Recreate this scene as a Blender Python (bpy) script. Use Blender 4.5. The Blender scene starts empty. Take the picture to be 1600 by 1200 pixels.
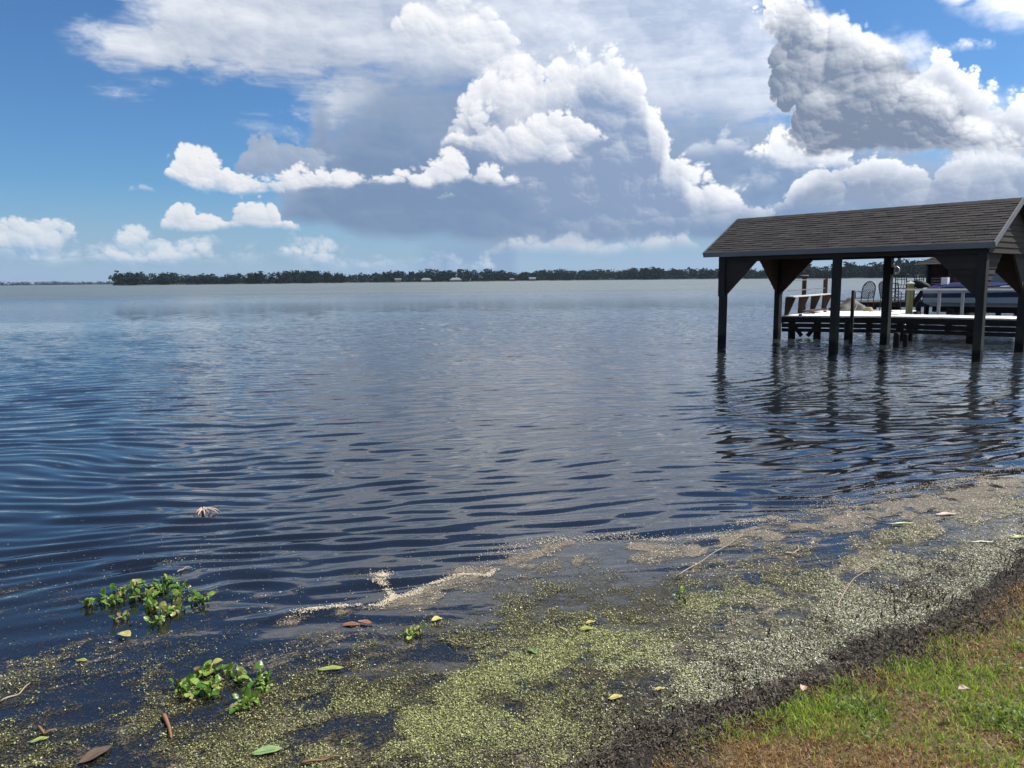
import bpy, bmesh, math, random
import numpy as np
from mathutils import Matrix, Vector

# ------------------------------------------------------------------ camera
scene = bpy.context.scene
COL = scene.collection
F_PX, CAM_H = 1202.0, 1.9                      # focal length in 1600-px-frame pixels, eye height over the water
PITCH = math.atan((600 - 437) / F_PX)
ROLL = math.atan(0.0106)
cp, sp, cr, sr = math.cos(PITCH), math.sin(PITCH), math.cos(ROLL), math.sin(ROLL)
R0, U0, FW = Vector((1, 0, 0)), Vector((0, sp, cp)), Vector((0, cp, -sp))
RT, UP = R0 * cr - U0 * sr, R0 * sr + U0 * cr
cam = bpy.data.cameras.new('camera')
cam.sensor_width = 36.0
cam.lens = F_PX / 1600 * 36
cam.clip_start, cam.clip_end = 0.05, 20000
camo = bpy.data.objects.new('camera', cam)
COL.objects.link(camo)
camo.matrix_world = Matrix(((RT.x, UP.x, -FW.x, 0), (RT.y, UP.y, -FW.y, 0), (RT.z, UP.z, -FW.z, CAM_H), (0, 0, 0, 1)))
scene.camera = camo


def ray(px, py):
    """world direction seen at a place of the survey picture"""
    u, v = (px - 800) / F_PX, (600 - py) / F_PX
    return (FW + RT * u + UP * v).normalized()


def at(px, py, z=0.0):
    """point of the level plane z that is seen there"""
    d = ray(px, py)
    t = (z - CAM_H) / d.z
    return d.x * t, d.y * t


# ------------------------------------------------------------------ render, exposure, sun
SUN_AZ, SUN_EL = math.radians(70), math.radians(52)      # clockwise from straight ahead
vs = scene.view_settings
vs.view_transform, vs.look, vs.exposure, vs.gamma = 'Standard', 'None', 0.55, 1.0
vs.use_curve_mapping = False
cy = scene.cycles
cy.max_bounces, cy.diffuse_bounces, cy.glossy_bounces = 6, 2, 3
cy.transmission_bounces, cy.transparent_max_bounces, cy.volume_bounces = 2, 12, 0
cy.use_denoising = True
cy.adaptive_threshold = 0.015
cy.sample_clamp_indirect = 6.0
S_DIR = Vector((math.sin(SUN_AZ) * math.cos(SUN_EL), math.cos(SUN_AZ) * math.cos(SUN_EL), math.sin(SUN_EL)))
sl = bpy.data.lights.new('sun', 'SUN')
sl.energy, sl.angle, sl.color = 5.0, math.radians(0.53), (1.0, 0.95, 0.87)
so = bpy.data.objects.new('sun', sl)
COL.objects.link(so)
so.rotation_euler = S_DIR.to_track_quat('Z', 'Y').to_euler()
so.location = (0, 0, 60)

# ------------------------------------------------------------------ node shorthand
class X:
    """a float socket with arithmetic"""
    def __init__(self, nt, s): self.nt, self.s = nt, s
    def _m(self, op, *a, clamp=False):
        n = self.nt.nodes.new('ShaderNodeMath'); n.operation = op; n.use_clamp = clamp
        for i, v in enumerate((self,) + a):
            if isinstance(v, X): self.nt.links.new(v.s, n.inputs[i])
            else: n.inputs[i].default_value = v
        return X(self.nt, n.outputs[0])
    def __add__(self, o): return self._m('ADD', o)
    __radd__ = __add__
    def __sub__(self, o): return self._m('SUBTRACT', o)
    def __rsub__(self, o): return (self * -1.0) + o
    def __mul__(self, o): return self._m('MULTIPLY', o)
    __rmul__ = __mul__
    def __truediv__(self, o): return self._m('DIVIDE', o)
    def min(self, o): return self._m('MINIMUM', o)
    def max(self, o): return self._m('MAXIMUM', o)
    def clamp(self): return self._m('ADD', 0.0, clamp=True)
    def pow(self, o): return self._m('POWER', o)
    def abs(self): return self._m('ABSOLUTE')
    def sstep(self, a, b):
        n = self.nt.nodes.new('ShaderNodeMapRange'); n.interpolation_type = 'SMOOTHSTEP'
        self.nt.links.new(self.s, n.inputs[0])
        if a < b: n.inputs[1].default_value, n.inputs[2].default_value, n.inputs[3].default_value, n.inputs[4].default_value = a, b, 0, 1
        else: n.inputs[1].default_value, n.inputs[2].default_value, n.inputs[3].default_value, n.inputs[4].default_value = b, a, 1, 0
        return X(self.nt, n.outputs[0])


def vec(nt, x, y, z=0.0):
    n = nt.nodes.new('ShaderNodeCombineXYZ')
    for i, v in enumerate((x, y, z)):
        if isinstance(v, X): nt.links.new(v.s, n.inputs[i])
        else: n.inputs[i].default_value = v
    return n.outputs[0]


def noise(nt, v, scale, detail=4, rough=0.5, dist=0.0, dims='3D', lac=2.0):
    n = nt.nodes.new('ShaderNodeTexNoise'); n.noise_dimensions = dims
    nt.links.new(v, n.inputs['Vector'])
    n.inputs['Scale'].default_value, n.inputs['Detail'].default_value = scale, detail
    n.inputs['Roughness'].default_value, n.inputs['Distortion'].default_value = rough, dist
    n.inputs['Lacunarity'].default_value = lac
    return n


def voro(nt, v, scale, detail=3, rough=0.5, dims='2D', feature='F1', smooth=0.5):
    n = nt.nodes.new('ShaderNodeTexVoronoi'); n.voronoi_dimensions = dims; n.feature = feature; n.normalize = False
    nt.links.new(v, n.inputs['Vector'])
    n.inputs['Scale'].default_value, n.inputs['Detail'].default_value, n.inputs['Roughness'].default_value = scale, detail, rough
    if feature == 'SMOOTH_F1': n.inputs['Smoothness'].default_value = smooth
    return X(nt, n.outputs['Distance'])


def mixc(nt, f, a, b):
    n = nt.nodes.new('ShaderNodeMix'); n.data_type = 'RGBA'; n.clamp_factor = True
    for i, v in ((0, f), (6, a), (7, b)):
        if isinstance(v, X): nt.links.new(v.s, n.inputs[i])
        elif isinstance(v, bpy.types.NodeSocket): nt.links.new(v, n.inputs[i])
        elif i == 0: n.inputs[i].default_value = v
        else: n.inputs[i].default_value = (*v, 1)
    return n.outputs[2]


def lin(r, g, b, k=1.0):
    return tuple(k * ((c / 255 / 12.92) if c < 10.3 else ((c / 255 + 0.055) / 1.055) ** 2.4) for c in (r, g, b))


# ------------------------------------------------------------------ sky: Nishita air, clouds laid out by azimuth and elevation
world = bpy.data.worlds.new('World')
scene.world = world
world.use_nodes = True
world.cycles.sampling_method = 'NONE'        # no hot spots up there: plain path tracing finds it
W = world.node_tree
W.nodes.clear()
SKY_K = 0.0683                               # 0.10 at exposure 0
sky = W.nodes.new('ShaderNodeTexSky')
sky.sky_type = 'NISHITA'
sky.sun_disc = False
sky.sun_elevation, sky.sun_rotation = SUN_EL, SUN_AZ
sky.altitude, sky.air_density, sky.dust_density, sky.ozone_density = 10, 1.0, 0.5, 1.0
tc = W.nodes.new('ShaderNodeTexCoord')
sx = W.nodes.new('ShaderNodeSeparateXYZ')
W.links.new(tc.outputs['Generated'], sx.inputs[0])
dx, dy, dz = (X(W, sx.outputs[i]) for i in range(3))
PU = 12.02                                   # sky units per radian: 1 unit = 4.77 degrees
U = dx._m('ARCTAN2', dy) * PU
V = dz._m('ARCSINE') * PU


def uv(px, py):
    d = ray(px, py)
    return math.atan2(d.x, d.y) * PU, math.asin(d.z) * PU


# billow fields (shared by the layers)
wn = noise(W, vec(W, U, V, 3.1), 0.8, 3, 0.5)
ws = W.nodes.new('ShaderNodeSeparateXYZ'); W.links.new(wn.outputs['Color'], ws.inputs[0])
w1, w2, w3 = (X(W, ws.outputs[i]) - 0.5 for i in range(3))


def lumps(x, y, step=0.0):
    h = None
    for sc, am, k in ((1.7, 0.50, 0.0), (3.9, 0.30, 5.2), (8.6, 0.17, 9.4), (19.0, 0.09, 2.2)):
        d = voro(W, vec(W, x + (w2 * 0.25 + (k + 0.5 * step / sc)), y + (w3 * 0.25 + (k + 0.85 * step / sc))), sc, 0, 0.5)
        t = (d * d) * -am + am
        h = t if h is None else h + t
    return h


Uw, Vw = U + w1 * 0.45, V * 1.1 + w2 * 0.35
pA = lumps(Uw, Vw)
pB = lumps(Uw, Vw, 0.22)                       # a step towards the sun
puff = pA - 0.84
relief = pA - pB                             # > 0 on lumps that face the sun
# cloud forwards light: brighter round the sun, all over the dome
sd_ = (dx * S_DIR.x + dy * S_DIR.y + dz * S_DIR.z).max(0.0)
glow = sd_ * sd_ * sd_ * 1.6 + 0.96
soft = noise(W, vec(W, U * 0.5 + w3 * 0.8, V * 1.5, 7.7), 1.0, 6, 0.6)
sf = X(W, soft.outputs[0]) - 0.5
UMIN, UMAX, VMAX = -9.5, 9.5, 12.0
un = (U + w1 * 0.35 - UMIN) / (UMAX - UMIN)
vv = V + w2 * 0.30


PARAMS = dict(amp=0.9, bamp=0.2, edge=0.10, bedge=0.2, thick=0.8, k_edge=0.5, k_rel=2.0, k_up=0.3, base=0.2, fuzz=0.0, k_sf=0.0, opacity=1.0, kb=4.0)
G = bpy.data.node_groups.new('cloud', 'ShaderNodeTree')
for nm, ty in [('below', 'Color'), ('lit', 'Color'), ('shade', 'Color')] + [(k, 'Float') for k in ['T', 'B', 'v', 'puff', 'sf', 'relief', 'glow'] + list(PARAMS)]:
    G.interface.new_socket(nm, in_out='INPUT', socket_type='NodeSocket' + ty)
G.interface.new_socket('colour', in_out='OUTPUT', socket_type='NodeSocketColor')
gi, go = G.nodes.new('NodeGroupInput'), G.nodes.new('NodeGroupOutput')
g = {k: X(G, gi.outputs[k]) for k in ['T', 'B', 'v', 'puff', 'sf', 'relief', 'glow'] + list(PARAMS)}


def sstep_x(x, hi):
    n = G.nodes.new('ShaderNodeMapRange'); n.interpolation_type = 'SMOOTHSTEP'
    G.links.new(x.s, n.inputs[0]); G.links.new(hi.s, n.inputs[2])
    return X(G, n.outputs[0])


g_dT, g_dB = g['T'] - g['v'], g['v'] - g['B']
g_top = g_dT + g['puff'] * g['amp'] + g['sf'] * g['fuzz']
g_bot = g_dB * 1.3 + g['sf'] * (g['bamp'] + g['fuzz']) + g['puff'] * (g['amp'] * 0.35)
g_a = sstep_x(g_top, g['edge']) * sstep_x(g_bot, g['bedge']) * g['opacity']
g_core = g_dT.min(g_dB * g['kb']) + (g['puff'] * (g['amp'] * 0.3) + g['sf'] * 0.6)
g_s = (1.0 - sstep_x(g_core, g['thick'])) * g['k_edge'] + g['relief'] * g['k_rel'] + (g_dB / (g_dB + g_dT).max(0.3)) * g['k_up'] + g['base'] + g['sf'] * g['k_sf']
g_m = G.nodes.new('ShaderNodeVectorMath'); g_m.operation = 'SCALE'
G.links.new(mixc(G, g_s.clamp(), gi.outputs['shade'], gi.outputs['lit']), g_m.inputs[0]); G.links.new(g['glow'].s, g_m.inputs['Scale'])
G.links.new(mixc(G, g_a, gi.outputs['below'], g_m.outputs[0]), go.inputs[0])


FIELDS = ('un', 'v', 'puff', 'sf', 'relief', 'glow')


def field_group(name):
    t = bpy.data.node_groups.new(name, 'ShaderNodeTree')
    t.interface.new_socket('below', in_out='INPUT', socket_type='NodeSocketColor')
    for k in FIELDS: t.interface.new_socket(k, in_out='INPUT', socket_type='NodeSocketFloat')
    t.interface.new_socket('colour', in_out='OUTPUT', socket_type='NodeSocketColor')
    return t, t.nodes.new('NodeGroupInput'), t.nodes.new('NodeGroupOutput')


def profile(nt, src, pts):
    n = nt.nodes.new('ShaderNodeFloatCurve')
    c = n.mapping.curves[0]
    q = sorted(((u - UMIN) / (UMAX - UMIN), v / VMAX) for u, v in pts)
    q = [(0.0, q[0][1])] + q + [(1.0, q[-1][1])]
    while len(c.points) < len(q): c.points.new(0.5, 0.5)
    for p, (a, b) in zip(c.points, q):
        p.location = (min(max(a, 0), 1), min(max(b, 0), 1)); p.handle_type = 'VECTOR'
    n.mapping.extend = 'HORIZONTAL'
    n.mapping.update()
    nt.links.new(src, n.inputs['Value'])
    return X(nt, n.outputs[0]) * VMAX


def cloud_group(top, bot, lit, shade, close=0.22, ku=0.0, **k):
    """one cloud; its top and bottom outline are given as places in the survey picture"""
    T = [uv(*p) for p in top]; B = [uv(*p) for p in bot]
    T = ([(T[0][0] - close - 0.1, B[0][1] - 0.8), (T[0][0] - close, B[0][1])] + T
         + [(T[-1][0] + close, B[-1][1]), (T[-1][0] + close + 0.1, B[-1][1] - 0.8)])
    t, ti, to = field_group('one_cloud')
    n = t.nodes.new('ShaderNodeGroup'); n.node_tree = G
    for nm in FIELDS[1:] + ('below',): t.links.new(ti.outputs[nm], n.inputs[nm])
    un_ = (X(t, ti.outputs['un']) + X(t, ti.outputs['puff']) * (ku / (UMAX - UMIN))).s if ku else ti.outputs['un']
    t.links.new(profile(t, un_, T).s, n.inputs['T'])
    t.links.new(profile(t, un_, B).s, n.inputs['B'])
    n.inputs['lit'].default_value, n.inputs['shade'].default_value = (*lit, 1), (*shade, 1)
    q = dict(PARAMS); q.update(k)
    if 'bedge' not in k: q['bedge'] = q['edge'] * 2
    for nm, v in q.items(): n.inputs[nm].default_value = v
    t.links.new(n.outputs[0], to.inputs[0])
    return t

K = 10.0
WHITE, PALE, WARM = lin(246, 247, 250, K), lin(222, 228, 238, K), lin(232, 232, 232, K)
GREY, BLUEG, RAIN, DARK, MIDG = lin(150, 163, 188, K), lin(140, 160, 196, K), lin(118, 145, 188, K), lin(106, 116, 134, K), lin(176, 187, 206, K)
tint = W.nodes.new('ShaderNodeVectorMath'); tint.operation = 'MULTIPLY'
W.links.new(sky.outputs[0], tint.inputs[0])
tint.inputs[1].default_value = (0.46, 0.78, 1.12)
col = tint.outputs[0]
# distant hazy cloud seen edge-on along the horizon
hz = (V.sstep(1.5, 0.0) * (0.9 + sf * 0.8)).clamp()
col = mixc(W, hz, col, lin(156, 182, 212, K))
# everyday scattered cloud for the whole dome away from the laid-out part
gp = vec(W, dx / (dz + 0.22).max(0.05), dy / (dz + 0.22).max(0.05), 1.3)
gn = X(W, noise(W, gp, 1.7, 6, 0.55).outputs[0])


def scattered(c, away=None):
    q = gn if away is None else gn + (away - 1.0) * 0.35
    ga = q.sstep(0.48, 0.60) * dz.sstep(0.0, 0.05)
    m_ = W.nodes.new('ShaderNodeVectorMath'); m_.operation = 'SCALE'
    W.links.new(mixc(W, gn.sstep(0.55, 0.74), WHITE, GREY), m_.inputs[0]); W.links.new(glow.s, m_.inputs['Scale'])
    return mixc(W, ga, c, m_.outputs[0])


plain = scattered(col)
col = scattered(col, U.abs().sstep(7.0, 9.2).max(V.sstep(11.5, 14.5)))


CLOUDS = []


def put(top, bot, **k):
    us = [uv(*p)[0] for p in top]
    mg = 0.5 + 0.25 * k.get('fuzz', 0)
    CLOUDS.append((min(us) - 0.65, max(us) + 0.65, min(uv(*p)[1] for p in bot) - mg, max(uv(*p)[1] for p in top) + mg, cloud_group(top, bot, **k)))


# low hazy cumulus along the horizon, left and middle
put([(-60, 366), (10, 352), (75, 358), (110, 372), (150, 378), (200, 366), (240, 360), (300, 378), (420, 372), (520, 380), (640, 392), (760, 402)],
    [(-60, 434), (760, 434)], amp=0.7, bamp=0.1, edge=0.25, lit=lin(226, 234, 242, K), shade=lin(150, 184, 216, K), thick=0.35, k_edge=0.35, k_rel=2.2, k_up=0.25, base=0.05, fuzz=0.8, k_sf=0.8, opacity=0.92)
# high white sheet spreading from the storm top (anvil)
put([(60, 84), (100, 60), (160, 20), (260, -60), (420, -130), (600, -210), (800, -270), (1000, -280), (1130, -190), (1200, -50), (1245, 40)],
    [(60, 92), (150, 128), (260, 146), (360, 158), (470, 176), (560, 205), (700, 210), (900, 205), (1240, 200)], amp=0.2, bamp=1.2, edge=0.75, lit=lin(241, 245, 252, K), shade=lin(170, 184, 208, K),
    thick=0.7, k_edge=0.35, k_rel=0.7, k_up=0.35, base=0.22, fuzz=2.8, k_sf=2.6, opacity=0.97, bedge=0.7)
# grey body of the storm with the rain under it
put([(440, 268), (462, 235), (520, 150), (500, 112), (600, 84), (720, 70), (860, 90), (960, 130), (1040, 132), (1120, 126), (1230, 150), (1330, 170), (1480, 200), (1600, 210), (1700, 230)],
    [(440, 368), (520, 374), (640, 388), (760, 392), (900, 390), (1000, 388), (1150, 398), (1350, 412), (1700, 420)], amp=0.2, bamp=0.25, edge=0.7, lit=lin(186, 197, 215, K), shade=lin(124, 149, 183, K),
    thick=1.1, k_edge=0.3, k_rel=0.35, k_up=0.22, base=0.0, fuzz=0.7, k_sf=0.7, opacity=0.98, close=0.3, bedge=0.35)
# pale cloud gap under the base
put([(770, 380), (830, 368), (900, 366), (960, 374), (1080, 366)], [(770, 398), (900, 400), (1080, 398)], amp=0.5, bamp=0.25, edge=0.15, lit=lin(214, 222, 232, K), shade=MIDG, k_rel=1.8, base=0.25, opacity=0.75)
# streak cirrus above the band
put([(365, 196), (420, 190), (470, 202), (530, 210), (570, 232)], [(365, 202), (430, 216), (520, 224), (570, 246)], amp=0.2, bamp=0.3, edge=0.22, lit=PALE, shade=MIDG, base=0.6, fuzz=0.7, opacity=0.85)
put([(400, 236), (440, 214), (520, 220), (575, 240)], [(400, 258), (575, 262)], amp=0.5, bamp=0.3, edge=0.2, lit=PALE, shade=MIDG, base=0.5, fuzz=0.6, opacity=0.85)
# upper puffs at the storm top and down to the tower
put([(610, 30), (650, -5), (700, -30), (760, -5), (800, 60), (845, 90)], [(610, 72), (690, 76), (760, 150), (845, 190)], amp=0.9, edge=0.14, lit=WHITE, shade=lin(172, 186, 210, K), k_rel=2.0, base=0.38, k_edge=0.25, k_up=0.3)
# the rising tower
put([(706, 165), (760, 100), (800, 130), (850, 108), (890, 82), (925, 66), (962, 76), (984, 100), (1004, 112), (1012, 165), (1030, 172), (1042, 212), (1068, 220), (1084, 260), (1112, 266), (1134, 292), (1166, 298), (1204, 322)],
    [(706, 240), (760, 300), (850, 385), (1000, 388), (1200, 362)], amp=1.0, bamp=0.4, edge=0.15, lit=WHITE, shade=lin(138, 158, 190, K), thick=0.95, k_edge=0.95, k_rel=1.3, k_up=0.10, base=-0.06, kb=12.0, bedge=0.9, k_sf=0.6)
put([(712, 185), (760, 155), (810, 182), (860, 165), (905, 172), (930, 200)], [(712, 225), (800, 262), (880, 262), (930, 220)], amp=0.9, bamp=0.6, edge=0.12, lit=WHITE, shade=lin(156, 172, 200, K), k_rel=2.0, base=0.22, k_up=0.3, k_edge=0.4)
# grey cloud behind the white band, then the band
put([(362, 250), (390, 218), (430, 204), (470, 210), (505, 240)], [(362, 284), (505, 280)], amp=0.7, edge=0.10, lit=lin(182, 195, 214, K), shade=lin(136, 160, 194, K), k_rel=1.2, base=0.12, k_up=0.2, k_edge=0.3)
put([(264, 254), (288, 232), (330, 224), (358, 240), (384, 266), (420, 284)], [(264, 282), (320, 300), (420, 300)], amp=0.8, bamp=0.5, edge=0.10, fuzz=0.2, lit=WHITE, shade=lin(166, 184, 210, K), k_rel=1.8, base=0.42, k_up=0.5, k_edge=0.25)
put([(440, 284), (458, 256), (490, 268), (522, 254), (560, 266), (590, 282), (620, 262), (660, 248), (700, 230), (735, 246), (775, 260), (815, 278)], [(440, 296), (540, 302), (590, 294), (640, 298), (720, 300), (825, 294)], amp=0.75, bamp=0.6, edge=0.10, fuzz=0.25, lit=WHITE, shade=lin(156, 176, 206, K), k_rel=1.8, base=0.36, k_up=0.55, k_edge=0.25)
put([(212, 284), (226, 276), (240, 284)], [(212, 297), (240, 297)], amp=0.3, edge=0.08, lit=WHITE, shade=PALE, base=0.5, close=0.1)
put([(690, 304), (704, 300), (714, 306)], [(690, 312), (714, 312)], amp=0.3, edge=0.08, lit=PALE, shade=MIDG, base=0.4, close=0.1)
# cumulus under the band
put([(274, 322), (288, 304), (310, 330), (345, 328), (380, 320), (415, 316), (445, 340)], [(274, 358), (330, 366), (445, 368)], amp=0.75, bamp=0.3, edge=0.08, lit=lin(238, 241, 246, K), shade=lin(166, 187, 214, K), k_rel=1.9, base=0.32, k_up=0.35, k_edge=0.3)
put([(-40, 345), (10, 326), (45, 346), (95, 338), (145, 366)], [(-40, 392), (60, 392), (145, 388)], amp=0.75, bamp=0.3, edge=0.10, lit=lin(234, 239, 245, K), shade=lin(160, 187, 216, K), k_rel=1.9, base=0.3, k_up=0.35, k_edge=0.3, opacity=0.9)
put([(190, 362), (225, 346), (260, 358), (275, 372)], [(190, 384), (275, 384)], amp=0.6, bamp=0.3, edge=0.10, lit=lin(230, 236, 243, K), shade=lin(165, 190, 217, K), k_rel=1.9, base=0.32, k_up=0.3, opacity=0.85)
put([(300, 372), (380, 362), (500, 366), (600, 380), (700, 392)], [(300, 400), (500, 404), (700, 408)], amp=0.6, bamp=0.4, edge=0.2, lit=lin(222, 230, 240, K), shade=lin(150, 178, 210, K), k_rel=1.9, base=0.25, k_up=0.3, fuzz=0.6, opacity=0.7)
put([(60, 394), (130, 384), (200, 392), (290, 382), (380, 390), (470, 384), (560, 394)], [(60, 412), (560, 416)], amp=0.6, bamp=0.4, edge=0.12, lit=lin(228, 234, 241, K), shade=lin(160, 188, 216, K), k_rel=1.8, base=0.22, k_up=0.3, fuzz=0.3, opacity=0.75)
# more of the white sheet, higher up on the right
put([(1230, -180), (1340, -290), (1500, -330), (1700, -300)], [(1230, -100), (1450, -62), (1700, -50)], amp=0.5, bamp=0.8, edge=0.6, lit=WHITE, shade=lin(190, 201, 218, K), k_rel=0.8, base=0.35, k_up=0.2, fuzz=1.8, k_sf=1.2, opacity=0.95)
# right: pale backs, then the dark cumulus and the lower bank
put([(1330, 50), (1400, 20), (1450, 40), (1500, 110), (1620, 130), (1700, 150)], [(1330, 170), (1500, 280), (1700, 300)], amp=0.5, bamp=0.4, edge=0.6, lit=WHITE, shade=lin(184, 196, 214, K), k_rel=1.2, base=0.3, k_up=0.35, fuzz=0.9, k_sf=0.9, opacity=0.93)
put([(1462, -10), (1480, -50), (1560, -70), (1700, -70)], [(1462, 10), (1500, 36), (1560, 52), (1700, 70)], amp=0.7, bamp=0.4, edge=0.3, lit=WHITE, shade=PALE, base=0.6, fuzz=0.5)
put([(1478, 72), (1500, 62), (1530, 68), (1560, 60)], [(1478, 84), (1560, 86)], amp=0.5, edge=0.15, lit=WHITE, shade=PALE, base=0.5, fuzz=0.6, opacity=0.8)
put([(1170, 236), (1210, 195), (1260, 175), (1320, 200)], [(1170, 250), (1240, 276), (1320, 280)], amp=0.85, edge=0.13, lit=WHITE, shade=lin(180, 192, 210, K), k_rel=1.9, base=0.36)
put([(1000, 236), (1060, 222), (1095, 200), (1130, 190), (1160, 220)], [(1000, 242), (1160, 244)], amp=0.6, edge=0.18, lit=lin(214, 221, 232, K), shade=MIDG, k_rel=1.7, base=0.3, opacity=0.9)
put([(1105, 290), (1160, 266), (1230, 258), (1290, 280)], [(1105, 306), (1290, 310)], amp=0.7, edge=0.3, lit=lin(216, 223, 233, K), shade=MIDG, k_rel=1.6, base=0.3, fuzz=0.5, opacity=0.85)
put([(1228, 310), (1250, 272), (1290, 236), (1340, 248), (1420, 244), (1520, 236), (1620, 226), (1700, 226)], [(1228, 336), (1300, 352), (1700, 370)], amp=0.9, bamp=0.3, edge=0.10, lit=lin(232, 236, 242, K), shade=lin(138, 153, 178, K), thick=0.5, k_edge=0.85, k_rel=1.0, k_up=0.15, base=-0.04, kb=10.0, bedge=0.6, k_sf=0.5)
put([(1392, 110), (1430, 78), (1470, 72), (1510, 112), (1550, 142), (1620, 155), (1700, 150)], [(1392, 246), (1500, 250), (1700, 266)], amp=1.0, bamp=0.5, edge=0.10, lit=WHITE, shade=lin(142, 155, 176, K),
    thick=0.6, k_edge=0.7, k_rel=0.9, k_up=0.25, base=-0.02, k_sf=0.7, bedge=0.3, kb=4.0)
put([(1188, 40), (1205, 0), (1240, -24), (1275, -5), (1300, 18), (1350, 26), (1386, 42), (1404, 84), (1430, 100), (1470, 118), (1520, 165), (1580, 200), (1630, 225)],
    [(1188, 100), (1206, 165), (1228, 205), (1262, 248), (1290, 258), (1400, 258), (1540, 250), (1630, 250)], amp=1.1, bamp=1.2, edge=0.20, lit=WHITE, shade=lin(116, 130, 152, K),
    thick=0.7, k_edge=0.70, k_rel=1.5, k_up=0.26, base=-0.06, k_sf=1.0, bedge=0.3, kb=2.5, ku=0.9)

RU0, RU1 = uv(640, 420)[0], uv(815, 420)[0]


def rain(c):
    ra = ((U - RU0 + sf * 0.3).sstep(0.0, 0.35) * (RU1 - U).sstep(0.0, 0.2)) * V.sstep(1.1, 0.2) * (sf * 0.3 + 0.4)
    return mixc(W, ra, c, RAIN)


# only the clouds that reach into a patch of the view are worked out there
def choose(f, a, b):
    mx = W.nodes.new('ShaderNodeMixShader')
    W.links.new(f.s, mx.inputs[0]); W.links.new(a, mx.inputs[1]); W.links.new(b, mx.inputs[2])
    return mx.outputs[0]


N_CELL = 0


def cell(c_, u0=-99, u1=99, v0=-99, v1=99, clouds=True):
    global N_CELL
    if clouds:
        N_CELL += 1
        t, ti, to = field_group('sky_patch')
        # a hair of an offset keeps the patches separate when the shader is compiled
        f = {k: X(t, ti.outputs[k]) + N_CELL * 1e-6 for k in FIELDS}
        below = ti.outputs['below']
        for cl in CLOUDS:
            if cl == 'rain' or not (cl[0] < u1 and cl[1] > u0 and cl[2] < v1 and cl[3] > v0): continue
            n = t.nodes.new('ShaderNodeGroup'); n.node_tree = cl[4]
            t.links.new(below, n.inputs['below'])
            for k in FIELDS: t.links.new(f[k].s, n.inputs[k])
            below = n.outputs[0]
        t.links.new(below, to.inputs[0])
        n = W.nodes.new('ShaderNodeGroup'); n.node_tree = t
        W.links.new(c_, n.inputs['below'])
        for k, x in zip(FIELDS, (un, vv, puff, sf, relief, glow)): W.links.new(x.s, n.inputs[k])
        c_ = n.outputs[0]
    bg = W.nodes.new('ShaderNodeBackground')
    bg.inputs[1].default_value = SKY_K
    W.links.new(c_, bg.inputs[0])
    return bg.outputs[0]


CU = [uv(x, 300)[0] for x in (180, 340, 480, 620, 760, 900, 1020, 1160, 1320)]
CV = [uv(800, 300)[1], uv(800, 180)[1], uv(800, 60)[1]]


def rows(u0, u1, j0, j1):
    if j1 - j0 == 0:
        return cell(col, u0, u1, CV[j0 - 1] if j0 else -99, CV[j0] if j0 < len(CV) else 99)
    m = (j0 + j1) // 2
    return choose(V._m('GREATER_THAN', CV[m]), rows(u0, u1, j0, m), rows(u0, u1, m + 1, j1))


def columns(i0, i1):
    if i1 - i0 == 0:
        return rows(CU[i0 - 1] if i0 else -99, CU[i0] if i0 < len(CU) else 99, 0, len(CV))
    m = (i0 + i1) // 2
    return choose(U._m('GREATER_THAN', CU[m]), columns(i0, m), columns(m + 1, i1))


col = rain(col)
inside = (U.abs()._m('LESS_THAN', 9.3) * V._m('GREATER_THAN', -0.05)) * V._m('LESS_THAN', 14.8)
wo = W.nodes.new('ShaderNodeOutputWorld')
W.links.new(choose(inside, cell(plain, clouds=False), columns(0, len(CU))), wo.inputs[0])

# ------------------------------------------------------------------ builders
rng = np.random.default_rng(7)
random.seed(7)


def tag(o, label=None, cat=None, group=None, kind=None):
    for k, v in (('label', label), ('category', cat), ('group', group), ('kind', kind)):
        if v: o[k] = v
    return o


def empty(name, loc, rz=0.0, **t):
    o = bpy.data.objects.new(name, None)
    o.empty_display_size = 0.2
    COL.objects.link(o)
    o.location, o.rotation_euler = loc, (0, 0, rz)
    return tag(o, **t)


def link(name, me, mat=None, parent=None, loc=None, rot=None, scale=None):
    o = bpy.data.objects.new(name, me)
    COL.objects.link(o)
    if mat is not None and not me.materials: me.materials.append(mat)
    if parent is not None: o.parent = parent
    if loc is not None: o.location = loc
    if rot is not None: o.rotation_euler = rot
    if scale is not None: o.scale = scale
    return o


def npmesh(name, v, quads=None, tris=None, smooth=False):
    """fast mesh from arrays"""
    me = bpy.data.meshes.new(name)
    v = np.ascontiguousarray(v, dtype=np.float32)
    nq = 0 if quads is None else len(quads)
    nt = 0 if tris is None else len(tris)
    idx = np.concatenate([np.asarray(a, dtype=np.int32).ravel() for a in (quads, tris) if a is not None and len(a)])
    tot = np.concatenate([np.full(nq, 4, np.int32), np.full(nt, 3, np.int32)])
    me.vertices.add(len(v)); me.vertices.foreach_set('co', v.ravel())
    me.loops.add(len(idx)); me.loops.foreach_set('vertex_index', idx)
    me.polygons.add(nq + nt)
    me.polygons.foreach_set('loop_start', np.concatenate([[0], np.cumsum(tot)[:-1]]).astype(np.int32))
    me.polygons.foreach_set('loop_total', tot)
    if smooth: me.polygons.foreach_set('use_smooth', np.ones(nq + nt, bool))
    me.update(calc_edges=True)
    return me


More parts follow.
